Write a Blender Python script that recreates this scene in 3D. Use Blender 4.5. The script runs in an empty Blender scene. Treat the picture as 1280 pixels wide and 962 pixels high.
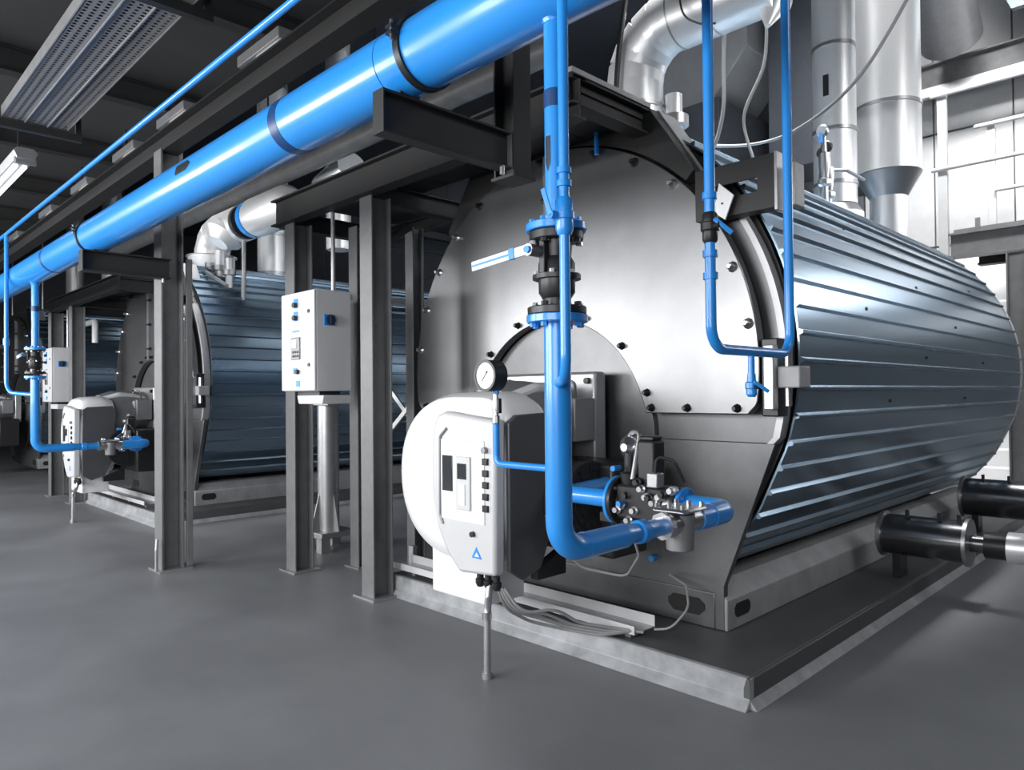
import bpy, math, random
from mathutils import Vector, Matrix
PI = math.pi
random.seed(7)
S = bpy.context.scene
COL = S.collection

# ------------------------------------------------------------------ camera
def make_camera():
    y, p, r, f = 0.79094071, 0.01258589, -0.00905361, 899.86
    F = Vector((-math.sin(y)*math.cos(p), math.cos(y)*math.cos(p), math.sin(p)))
    R = Vector((math.cos(y), math.sin(y), 0)); U = R.cross(F)
    R, U = R*math.cos(r)+U*math.sin(r), U*math.cos(r)-R*math.sin(r)
    cd = bpy.data.cameras.new('camera'); co = bpy.data.objects.new('camera', cd)
    cd.sensor_fit = 'HORIZONTAL'; cd.sensor_width = 36; cd.lens = 36*f/1280
    cd.clip_start = 0.05; cd.clip_end = 200
    M = Matrix((R, U, -F)).transposed().to_4x4(); M.translation = Vector((0, 0, 1.6))
    co.matrix_world = M; COL.objects.link(co); S.camera = co
make_camera()

# ------------------------------------------------------------------ world, light, exposure
w = bpy.data.worlds.new('world'); S.world = w; w.use_nodes = True
w.node_tree.nodes['Background'].inputs[0].default_value = (0.85, 0.9, 1, 1)
w.node_tree.nodes['Background'].inputs[1].default_value = 0.07
S.view_settings.view_transform = 'Standard'; S.view_settings.look = 'None'
S.view_settings.gamma = 1; S.view_settings.use_curve_mapping = False
S.view_settings.exposure = 0.0

def area(name, loc, aim, sx, sy, power, col=(1, 1, 1)):
    l = bpy.data.lights.new(name, 'AREA'); l.shape = 'RECTANGLE'; l.size = sx; l.size_y = sy
    l.energy = power; l.color = col
    o = bpy.data.objects.new(name, l); COL.objects.link(o); o.location = loc
    o.rotation_euler = (Vector(aim)-Vector(loc)).to_track_quat('-Z', 'Y').to_euler()
    return o
# daylight through the corridor windows (wall behind the camera)
for k, x in enumerate((0.5, -4.5, -9.5, -14.5)):
    area('window_daylight', (x, -3.3, 2.4), (x, 0, 2.4), 3.6, 1.9, (150, 310, 340, 370)[k])
# skylights over the tall boiler bay
for k, (x, yy) in enumerate(((-3.9, 6.4), (-3.7, 10.2), (-11.0, 4.8), (-18, 8))):
    l = area('skylight_daylight', (x, yy, 8.3), (x, yy, 0), 3.0, 3.0, (300, 420, 60, 12)[k])
    l.data.spread = math.radians((22, 26, 36, 50)[k])
# high windows of the side wall
l = area('window_daylight', (4.2, 5.6, 6.6), (-2.6, 5.8, 3.2), 4.6, 2.4, 45); l.data.spread = math.radians(60)
l = area('window_daylight', (4.2, 11.0, 5.0), (-2.6, 10.0, 2.6), 3.4, 2.0, 35); l.data.spread = math.radians(70)
# added lamp brightening the light-coloured back wall, and one at the added unseen window
l = area('added_wall_wash', (-1.0, 9.0, 8.4), (-1.6, 14, 4.8), 6.0, 1.2, 350); l.data.spread = math.radians(75)
l = area('window_daylight', (2.0, 13.7, 4.9), (2.0, 8.0, 4.2), 3.2, 1.8, 30); l.data.spread = math.radians(80)

# ------------------------------------------------------------------ materials
MATS = {}
def mat(name, col, rough=0.5, metal=0.0, noise=0.0, nscale=6, bump=0.0, bscale=60, emit=0.0, coat=0.0, alpha=None, rvar=0.0, stretch=None):
    if name in MATS: return MATS[name]
    m = bpy.data.materials.new(name); m.use_nodes = True; MATS[name] = m
    nt = m.node_tree; b = nt.nodes['Principled BSDF']
    c = (*col, 1) if len(col) == 3 else col
    b.inputs['Base Color'].default_value = c
    b.inputs['Roughness'].default_value = rough; b.inputs['Metallic'].default_value = metal
    b.inputs['Coat Weight'].default_value = coat; b.inputs['Coat Roughness'].default_value = 0.12
    if emit:
        b.inputs['Emission Color'].default_value = c; b.inputs['Emission Strength'].default_value = emit
    tc = nt.nodes.new('ShaderNodeTexCoord'); mp = nt.nodes.new('ShaderNodeMapping')
    nt.links.new(tc.outputs['Object'], mp.inputs[0])
    if stretch: mp.inputs['Scale'].default_value = stretch
    if noise or rvar:
        n = nt.nodes.new('ShaderNodeTexNoise'); n.inputs['Scale'].default_value = nscale
        n.inputs['Detail'].default_value = 6; n.inputs['Roughness'].default_value = 0.62
        nt.links.new(mp.outputs[0], n.inputs['Vector'])
        if noise:
            r = nt.nodes.new('ShaderNodeValToRGB')
            r.color_ramp.elements[0].position = 0.3; r.color_ramp.elements[1].position = 0.7
            r.color_ramp.elements[0].color = tuple(v*(1-noise) for v in col)+(1,)
            r.color_ramp.elements[1].color = tuple(min(1, v*(1+noise)) for v in col)+(1,)
            nt.links.new(n.outputs['Fac'], r.inputs[0]); nt.links.new(r.outputs[0], b.inputs['Base Color'])
        if rvar:
            mr = nt.nodes.new('ShaderNodeMapRange'); mr.inputs[1].default_value = 0.3; mr.inputs[2].default_value = 0.7
            mr.inputs[3].default_value = rough-rvar; mr.inputs[4].default_value = rough+rvar
            nt.links.new(n.outputs['Fac'], mr.inputs[0]); nt.links.new(mr.outputs[0], b.inputs['Roughness'])
    if bump:
        n2 = nt.nodes.new('ShaderNodeTexNoise'); n2.inputs['Scale'].default_value = bscale; n2.inputs['Detail'].default_value = 4
        nt.links.new(mp.outputs[0], n2.inputs['Vector'])
        bp = nt.nodes.new('ShaderNodeBump'); bp.inputs['Strength'].default_value = bump; bp.inputs['Distance'].default_value = 0.02
        nt.links.new(n2.outputs['Fac'], bp.inputs['Height']); nt.links.new(bp.outputs[0], b.inputs['Normal'])
    return m
M_floor = mat('grey_epoxy_floor', (0.215, 0.22, 0.23), 0.45, 0, noise=0.16, nscale=0.9, bump=0.12, bscale=3.2, rvar=0.07)
M_floor.node_tree.nodes['Principled BSDF'].inputs['Specular IOR Level'].default_value = 0.2
M_plinth = mat('plinth_top_paint', (0.085, 0.087, 0.09), 0.5, 0, noise=0.2, nscale=2, bump=0.1, bscale=8)
M_kerb = mat('plinth_edge_paint', (0.36, 0.37, 0.385), 0.42, 0, noise=0.3, nscale=5, bump=0.25, bscale=14, rvar=0.1)
M_blue = mat('blue_pipe_paint', (0.022, 0.285, 0.80), 0.34, 0, coat=0.5, noise=0.05, nscale=3)
M_navy = mat('navy_band', (0.006, 0.05, 0.17), 0.4)
M_ceiling = mat('ceiling_dark', (0.022, 0.022, 0.023), 0.8, 0, noise=0.15, nscale=2)
M_beam = mat('dark_beam_paint', (0.016, 0.016, 0.0165), 0.55, 0, noise=0.15, nscale=4)
M_col = mat('grey_column_paint', (0.18, 0.182, 0.186), 0.45, 0.1, noise=0.15, nscale=6)
M_door = mat('brushed_boiler_steel', (0.21, 0.212, 0.216), 0.33, 0.9, noise=0.16, nscale=1.1)
M_plate = mat('boiler_plate_steel', (0.17, 0.172, 0.176), 0.42, 0.8, noise=0.22, nscale=1.6)
M_rim = mat('boiler_rim_steel', (0.42, 0.42, 0.43), 0.45, 0.6, noise=0.1)
M_dark = mat('black_gap', (0.012, 0.012, 0.013), 0.7)
M_clad = mat('blue_grey_cladding', (0.24, 0.325, 0.41), 0.27, 0.95)
M_clad2 = mat('cladding_rib', (0.15, 0.27, 0.40), 0.3, 0.9)
M_alu = mat('bright_aluminium_jacket', (0.95, 0.95, 0.955), 0.36, 0.6, noise=0.03, nscale=2)
M_alu_d = mat('aluminium_seam', (0.5, 0.5, 0.51), 0.35, 0.9)
M_white = mat('white_enamel', (0.86, 0.86, 0.87), 0.3, 0, coat=0.3)
M_lgrey = mat('light_grey_enamel', (0.62, 0.625, 0.635), 0.38, 0, noise=0.03)
M_dgrey = mat('charcoal_enamel', (0.075, 0.076, 0.08), 0.4, 0, coat=0.2)
M_mgrey = mat('mid_grey_casting', (0.26, 0.26, 0.27), 0.42, 0.4, noise=0.1, nscale=9)
M_black = mat('black_plastic', (0.018, 0.018, 0.019), 0.4)
M_iron = mat('black_iron', (0.035, 0.035, 0.037), 0.38, 0.5)
M_steel = mat('plain_steel', (0.6, 0.6, 0.61), 0.28, 0.95)
M_zinc = mat('zinc_steel', (0.45, 0.45, 0.46), 0.4, 0.7, noise=0.1, nscale=10)
M_skid = mat('skid_paint', (0.32, 0.323, 0.33), 0.5, 0.1, noise=0.15, nscale=5, bump=0.1, bscale=12)
M_tray = mat('perforated_tray_zinc', (0.2, 0.2, 0.205), 0.5, 0.2)
M_cable = mat('grey_cable', (0.3, 0.3, 0.305), 0.5)
M_wall = mat('light_wall_panel', (0.56, 0.565, 0.57), 0.6, 0, noise=0.05)
M_walld = mat('dark_wall_panel', (0.10, 0.11, 0.13), 0.6, 0, noise=0.08)
M_silence = mat('dark_polished_jacket', (0.16, 0.16, 0.165), 0.2, 0.85, noise=0.1)
M_lamp = mat('lamp_tube_glow', (1, 1, 1), 0.5, emit=1.6)
M_glass = mat('window_daylight_glass', (0.85, 0.92, 1.0), 0.4, emit=1.0)
M_whitedoor = mat('white_door_painted_glow', (0.80, 0.80, 0.80), 0.55, emit=0.6)  # emission put into the white door in place of daylight on it
M_tag = mat('white_tag', (0.85, 0.85, 0.85), 0.5)
M_led = mat('display_dark', (0.04, 0.045, 0.05), 0.15)

# ------------------------------------------------------------------ helpers
ORG = {}
class MB:
    def __init__(s): s.v = []; s.f = []
    def add(s, vs, fs):
        n = len(s.v); s.v += [Vector(v) for v in vs]; s.f += [[i+n for i in f] for f in fs]; return s
    def box(s, a, b):
        x0, y0, z0 = (min(a[i], b[i]) for i in range(3)); x1, y1, z1 = (max(a[i], b[i]) for i in range(3))
        return s.add([(x0,y0,z0),(x1,y0,z0),(x1,y1,z0),(x0,y1,z0),(x0,y0,z1),(x1,y0,z1),(x1,y1,z1),(x0,y1,z1)],
                     [(0,3,2,1),(4,5,6,7),(0,1,5,4),(1,2,6,5),(2,3,7,6),(3,0,4,7)])
    def bar(s, p, q, w, h, up=(0, 0, 1)):
        p, q = Vector(p), Vector(q); d = (q-p).normalized(); u = Vector(up)
        if abs(d.dot(u)) > .98: u = Vector((0, 1, 0))
        sd = d.cross(u).normalized(); u = sd.cross(d).normalized()
        vs = [e+sd*a*w/2+u*b*h/2 for e in (p, q) for a, b in ((-1,-1),(1,-1),(1,1),(-1,1))]
        return s.add(vs, [(0,1,2,3)[::-1],(4,5,6,7),(0,1,5,4),(1,2,6,5),(2,3,7,6),(3,0,4,7)])
    def lathe(s, p, q, prof, n=24, caps=True):
        """prof: list of (t along p->q in metres, radius)"""
        p = Vector(p); d = (Vector(q)-p).normalized()
        a = d.orthogonal().normalized(); b = d.cross(a)
        vs = []
        for t, r in prof:
            for k in range(n):
                an = 2*PI*k/n; vs.append(p+d*t+a*math.cos(an)*r+b*math.sin(an)*r)
        fs = [(i*n+k, i*n+(k+1) % n, (i+1)*n+(k+1) % n, (i+1)*n+k) for i in range(len(prof)-1) for k in range(n)]
        if caps: fs += [tuple(range(n))[::-1], tuple(range((len(prof)-1)*n, len(prof)*n))]
        return s.add(vs, fs)
    def cyl(s, p, q, r, n=20, r2=None):
        L = (Vector(q)-Vector(p)).length
        return s.lathe(p, q, [(0, r), (L, r if r2 is None else r2)], n)
    def tube(s, pts, r, bend=0.0, n=16, seg=7, closed=False):
        pts = [Vector(p) for p in pts]; path = []
        for i, p in enumerate(pts):
            if 0 < i < len(pts)-1 and bend > 0:
                a = (pts[i-1]-p); c = (pts[i+1]-p); ang = a.angle(c)
                if ang > PI-0.02: path.append(p); continue
                t = min(bend/math.tan(ang/2), a.length*.49, c.length*.49)
                A = p+a.normalized()*t; Cc = p+c.normalized()*t
                for k in range(seg+1):
                    u = k/seg
                    # circular-like blend
                    rr = t*math.tan(ang/2); cen = p+(a.normalized()+c.normalized()).normalized()*(rr/math.sin(ang/2))
                    va = A-cen; vc = Cc-cen; th = va.angle(vc)
                    path.append(cen+(va*math.sin((1-u)*th)+vc*math.sin(u*th))/math.sin(th))
            else: path.append(p)
        m = len(path); T = []
        for i in range(m):
            t = (path[min(i+1, m-1)]-path[max(i-1, 0)]).normalized(); T.append(t)
        a = T[0].orthogonal().normalized(); vs = []
        for i in range(m):
            a = (a-T[i]*a.dot(T[i])).normalized(); b = T[i].cross(a)
            for k in range(n):
                an = 2*PI*k/n; vs.append(path[i]+a*math.cos(an)*r+b*math.sin(an)*r)
        fs = [(i*n+k, i*n+(k+1) % n, (i+1)*n+(k+1) % n, (i+1)*n+k) for i in range(m-1) for k in range(n)]
        fs += [tuple(range(n))[::-1], tuple(range((m-1)*n, m*n))]
        return s.add(vs, fs)
    def prism(s, prof, axis, a, b):
        """prof 2D polygon; axis 'Y' -> (x,z), 'X' -> (y,z), 'Z' -> (x,y)"""
        def P(u, v, t): return {'Y': (u, t, v), 'X': (t, u, v), 'Z': (u, v, t)}[axis]
        n = len(prof); vs = [P(u, v, a) for u, v in prof]+[P(u, v, b) for u, v in prof]
        fs = [tuple(range(n)), tuple(range(2*n-1, n-1, -1))]+[(i, i+n, (i+1) % n+n, (i+1) % n) for i in range(n)]
        return s.add(vs, fs)
    def loft(s, rings, caps=True):
        n = len(rings[0]); vs = [p for r in rings for p in r]
        fs = [(i*n+k, i*n+(k+1) % n, (i+1)*n+(k+1) % n, (i+1)*n+k) for i in range(len(rings)-1) for k in range(n)]
        if caps: fs += [tuple(range(n))[::-1], tuple(range((len(rings)-1)*n, len(rings)*n))]
        return s.add(vs, fs)
    def ibeam(s, p, q, w, h, t=0.012, up=(0, 0, 1)):
        p, q = Vector(p), Vector(q); d = (q-p).normalized(); u = Vector(up)
        if abs(d.dot(u)) > .98: u = Vector((0, 1, 0))
        sd = d.cross(u).normalized(); u = sd.cross(d).normalized()
        s.bar(p+u*(h/2-t/2), q+u*(h/2-t/2), w, t, u); s.bar(p-u*(h/2-t/2), q-u*(h/2-t/2), w, t, u)
        return s.bar(p, q, t, h-2*t, u)
    def build(s, name, m, parent=None, bevel=0, smooth=True, origin=None, ang=35):
        me = bpy.data.meshes.new(name)
        po = ORG[parent.name] if parent else Vector((0, 0, 0))
        if parent is not None: o0 = po
        else: o0 = Vector(origin) if origin is not None else Vector((sum(v.x for v in s.v)/len(s.v), sum(v.y for v in s.v)/len(s.v), min(v.z for v in s.v)))
        me.from_pydata([tuple(v-o0) for v in s.v], [], s.f); me.materials.append(m)
        import bmesh
        bm = bmesh.new(); bm.from_mesh(me); bmesh.ops.recalc_face_normals(bm, faces=bm.faces); bm.to_mesh(me); bm.free()
        if smooth:
            me.polygons.foreach_set('use_smooth', [True]*len(me.polygons)); me.set_sharp_from_angle(angle=math.radians(ang))
        o = bpy.data.objects.new(name, me); COL.objects.link(o)
        if parent is not None: o.parent = parent; ORG[o.name] = o0
        else: o.location = o0; ORG[o.name] = o0
        if bevel:
            b = o.modifiers.new('bevel', 'BEVEL'); b.width = bevel; b.segments = 2; b.limit_method = 'ANGLE'; b.angle_limit = math.radians(40)
        return o
def thing(name, loc, label, cat, group=None):
    o = bpy.data.objects.new(name, None); COL.objects.link(o); o.location = loc; o.empty_display_size = 0.1
    ORG[o.name] = Vector(loc); return tag(o, label, cat, group)
def tag(o, label, cat, group=None, kind=None):
    if label: o['label'] = label
    if cat: o['category'] = cat
    if group: o['group'] = group
    if kind: o['kind'] = kind
    return o
def struct(o): o['kind'] = 'structure'; return o
CH = {}
def copy_tree(o, off=(0, 0, 0), parent=None):
    c = o.copy(); COL.objects.link(c)
    if parent: c.parent = parent
    else: c.location = o.location+Vector(off)
    for ch in list(o.children): copy_tree(ch, parent=c)
    return c
def dup(o, off, label): c = copy_tree(o, off); c['label'] = label; return c
def arc(cx, cz, r, a0, a1, n): return [(cx+r*math.cos(math.radians(a0+(a1-a0)*k/n)), cz+r*math.sin(math.radians(a0+(a1-a0)*k/n))) for k in range(n+1)]
def text_flat(txt, size, loc, rot, m, parent, name='lettering'):
    cu = bpy.data.curves.new(name, 'FONT'); cu.body = txt; cu.size = size; cu.extrude = 0.0008; cu.align_x = 'CENTER'; cu.align_y = 'CENTER'
    cu.materials.append(m)
    o = bpy.data.objects.new(name, cu); COL.objects.link(o); o.parent = parent; o.location = Vector(loc)-ORG[parent.name]; o.rotation_euler = rot
    return o

PX, PY = -7.58, -0.26     # spacing from the near boiler to the next one

# ================================================================== SETTING
struct(MB().box((-34, -3.6, -0.2), (4.6, 14.2, 0)).build('floor', M_floor, origin=(0, 0, 0), smooth=False))
struct(MB().box((-34, -3.6, 4.95), (4.6, 3.35, 5.1)).build('ceiling', M_ceiling, origin=(0, 0, 4.95), smooth=False))
struct(MB().box((-34, 3.2, 5.1), (4.6, 3.35, 9.0)).build('wall_above_corridor', M_walld, smooth=False))
struct(MB().box((-34, 3.2, 9.0), (4.6, 14.2, 9.15)).build('ceiling_high_bay', M_walld, smooth=False))
# back wall: dark core with separate cladding sheets
wb = struct(MB().box((-34, 14.0, 0), (4.6, 14.2, 9.0)).build('wall_back', M_walld, smooth=False))
def wpanel(x0, x1, z0, z1, m): MB().box((x0, 13.94, z0), (x1, 14.0, z1)).build('wall_panel', m, wb, bevel=0.01)
x = 4.4
for i in range(8):
    x0 = x-1.15
    for z0, z1 in ((0.02, 4.05), (4.08, 6.0), (6.03, 8.9)): wpanel(x0, x-0.02, z0, z1, M_wall)
    x = x0
for i in range(12):
    x0 = x-2.4
    for z0, z1 in ((0.02, 2.9), (2.93, 5.2), (5.23, 8.9)): wpanel(x0, x-0.03, z0, z1, M_walld)
    x = x0
struct(MB().box((-34.2, -3.6, 0), (-34, 14.2, 9)).build('wall_left', M_walld, smooth=False))
struct(MB().box((4.6, -3.6, 0), (4.8, 14.2, 9)).build('wall_right', M_walld, smooth=False))
struct(MB().box((-34, -3.8, 0), (4.6, -3.6, 5.1)).build('wall_front', M_wall, smooth=False))
for k, xx in enumerate((0.5, -4.5, -9.5, -14.5)):
    wf = MB()
    for a, b in (((xx-2, 1.3), (xx+2, 1.4)), ((xx-2, 3.4), (xx+2, 3.5)), ((xx-2, 1.3), (xx-1.9, 3.5)), ((xx+1.9, 1.3), (xx+2, 3.5)), ((xx-.03, 1.3), (xx+.03, 3.5))):
        wf.box((a[0], -3.6, a[1]), (b[0], -3.45, b[1]))
    o = struct(wf.build('window_%d' % (k+1), M_white, smooth=False))
    MB().box((xx-1.9, -3.58, 1.4), (xx+1.9, -3.56, 3.4)).build('window_pane', M_glass, o, smooth=False)
wf = MB()  # unseen back-wall window, added to give the cladding its highlight
for a, b in (((.3, 3.9), (3.7, 4.0)), ((.3, 5.8), (3.7, 5.9)), ((.3, 3.9), (.4, 5.9)), ((3.6, 3.9), (3.7, 5.9)), ((1.97, 3.9), (2.03, 5.9))):
    wf.box((a[0], 13.82, a[1]), (b[0], 13.94, b[1]))
o = struct(wf.build('window_5', M_white, smooth=False)); MB().box((.4, 13.88, 4.0), (3.6, 13.92, 5.8)).build('window_pane', M_glass, o, smooth=False)
# white roller door at the far right of the back wall
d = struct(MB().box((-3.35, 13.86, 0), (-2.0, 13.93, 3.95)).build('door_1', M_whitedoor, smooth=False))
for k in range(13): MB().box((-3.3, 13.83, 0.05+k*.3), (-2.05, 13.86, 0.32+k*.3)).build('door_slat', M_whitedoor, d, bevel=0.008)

# ceiling beams over the corridor
n = 0
for k, yb in enumerate((2.45,)):
    b = MB().ibeam((-30, yb, 3.98), (3.5, yb, 3.98), 0.16, 0.2, 0.016).build('ceiling_beam', M_beam)
    tag(b, 'long dark steel beam running under the ceiling just above the thick blue pipe', 'beam')
b = MB().ibeam((-30, -0.6, 4.75), (3.5, -0.6, 4.75), 0.2, 0.3, 0.016).build('ceiling_beam', M_beam)
tag(b, 'dark steel ceiling beam at the upper left edge, beyond the perforated tray', 'beam')
for k in range(9):
    xx = -3.6-k*2.3
    b = MB().ibeam((xx, -3.4, 4.82), (xx, 3.2, 4.82), 0.14, 0.24, 0.012).build('ceiling_joist', M_beam)
    tag(b, ('nearest', 'second', 'third', 'fourth', 'fifth', 'sixth', 'seventh', 'eighth', 'farthest')[k]+' of the dark ceiling joists crossing the corridor, counted from the camera', 'beam', 'cross joists under the dark ceiling')
lbl = ['ceiling lamp nearest the camera, above the thick blue pipe', 'second ceiling lamp along the dark beam', 'third ceiling lamp along the dark beam', 'fourth ceiling lamp along the dark beam',
       'fifth ceiling lamp, small with distance', 'farthest small ceiling lamp above the thin blue pipe end']
for k, xx in enumerate((-5.9, -8.0, -9.6, -11.6, -13.6, -16.1)):
    L = thing('ceiling_lamp', (xx, 2.9, 4.55), lbl[k], 'lamp', 'row of ceiling lamps behind the beam')
    MB().box((xx-.5, 2.83, 4.60), (xx+.3, 2.97, 4.70)).build('housing', M_mgrey, L, bevel=.01)
    MB().cyl((xx-.2, 2.9, 4.585), (xx+.22, 2.9, 4.585), .028, 10).build('tube', M_lamp, L)
    MB().box((xx-.2, 2.88, 4.70), (xx-.17, 2.92, 4.95)).build('bracket', M_beam, L)

# perforated cable tray under the ceiling
T = thing('cable_tray', (-5.0, 1.4, 3.9), 'wide perforated metal cable tray hanging under the dark ceiling', 'cable tray')
pb = MB(); p = 0.042
def holes(x0, x1, y0, y1, z):
    nx = int((x1-x0)/p); ny = int((y1-y0)/p); px = (x1-x0)/nx; py = (y1-y0)/ny
    for i in range(nx):
        for j in range(ny):
            cx = x0+(i+.5)*px; cy = y0+(j+.5)*py; r = .0125
            vs = []
            for k in range(8):
                a = PI/8+k*PI/4; sq = 1/max(abs(math.cos(a)), abs(math.sin(a)))
                vs.append((cx+math.cos(a)*sq*px/2, cy+math.sin(a)*sq*py/2, z))
            for k in range(8):
                a = PI/8+k*PI/4; vs.append((cx+math.cos(a)*r, cy+math.sin(a)*r, z))
            # corners
            vs += [(cx+px/2, cy+py/2, z), (cx-px/2, cy+py/2, z), (cx-px/2, cy-py/2, z), (cx+px/2, cy-py/2, z)]
            fs = [(k, (k+1) % 8, 8+(k+1) % 8, 8+k) for k in range(8)]
            fs += [(0, 1, 16)[::1], (2, 3, 17), (4, 5, 18), (6, 7, 19)]
            pb.add(vs, fs)
holes(-7.05, -1.6, 1.17, 1.62, 3.9)
o = pb.build('perforated_base', M_tray, T, smooth=False); o['kind'] = 'stuff'
for yy in (1.16, 1.63): MB().box((-7.05, yy-.004, 3.895), (-1.6, yy+.004, 3.98)).build('side_rail', M_zinc, T)
for yy in (1.32, 1.48): MB().box((-7.05, yy-.004, 3.885), (-1.6, yy+.004, 3.897)).build('rib', M_zinc, T)
MB().box((-7.05, 1.18, 3.93), (-1.6, 1.60, 3.96)).build('cable_bundle', M_black, T)
for xx in (-7.1, -4.3): MB().bar((xx, .9, 3.86), (xx, 1.75, 3.86), .06, .06).build('support_arm', M_beam, T)
for xx in (-7.1, -4.3): MB().box((xx-.02, .92, 3.86), (xx+.02, .96, 4.95)).box((xx-.02, 1.70, 3.86), (xx+.02, 1.74, 4.95)).build('hanger_rod', M_beam, T)
# fluorescent fitting at the left edge
T = thing('fluorescent_fitting', (-9.3, 1.54, 3.9), 'grey fluorescent light fitting hanging at the left edge below the tray', 'lamp')
MB().prism([(1.44, 3.98), (1.47, 3.91), (1.62, 3.91), (1.65, 3.98), (1.61, 4.02), (1.48, 4.02)], 'X', -10.6, -8.2).build('housing', M_zinc, T, bevel=.006)
MB().cyl((-10.5, 1.51, 3.895), (-8.45, 1.51, 3.895), .017, 10).build('tube', M_lamp, T)
MB().cyl((-10.5, 1.585, 3.895), (-8.45, 1.585, 3.895), .017, 10).build('tube', M_lamp, T)
for xx in (-8.25, -10.5): MB().box((xx-.03, 1.46, 3.87), (xx+.03, 1.64, 3.93)).build('end_cap', M_mgrey, T, bevel=.006)
for xx in (-8.5, -10.3): MB().box((xx-.01, 1.53, 4.02), (xx+.01, 1.55, 4.95)).build('hanger_rod', M_beam, T)

# ================================================================== PLINTHS
def plinth(x0, x1, y0, y1, label):
    T = thing('boiler_plinth', ((x0+x1)/2, y0, 0), label, 'plinth', 'low boiler plinths')
    c = 0.03
    MB().prism([(x0+.02, y0+.02), (x1-.02, y0+.02), (x1-.02, y1), (x0+.02, y1)], 'Z', 0.0, 0.148).build('slab', M_plinth, T, bevel=.01)
    MB().prism([(y0-.05, 0.0), (y0-.035, .012), (y0, .05), (y0+.004, .140), (y0+.014, .152), (y0+.045, .152), (y0+.045, 0)], 'X', x0, x1+.004).build('front_edge', M_kerb, T, bevel=.004)
    MB().prism([(x1+.045, 0.0), (x1+.03, .014), (x1, .05), (x1-.04, .05), (x1-.04, 0)], 'Y', y0, y1).build('side_fillet', M_kerb, T, bevel=.004)
    MB().prism([(x1+.003, 0.04), (x1+.003, .145), (x1-.004, .1525), (x1-.014, .1525), (x1-.03, .1), (x1-.03, 0.04)], 'Y', y0, y1).build('side_edge', M_plinth, T)
plinth(-4.93, -1.76, 3.40, 10.6, 'low grey plinth with light painted edge under the nearest boiler')
plinth(-4.93+PX, -1.76+PX, 3.40+PY, 10.3, 'low grey plinth under the second boiler, behind the left column')

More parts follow.
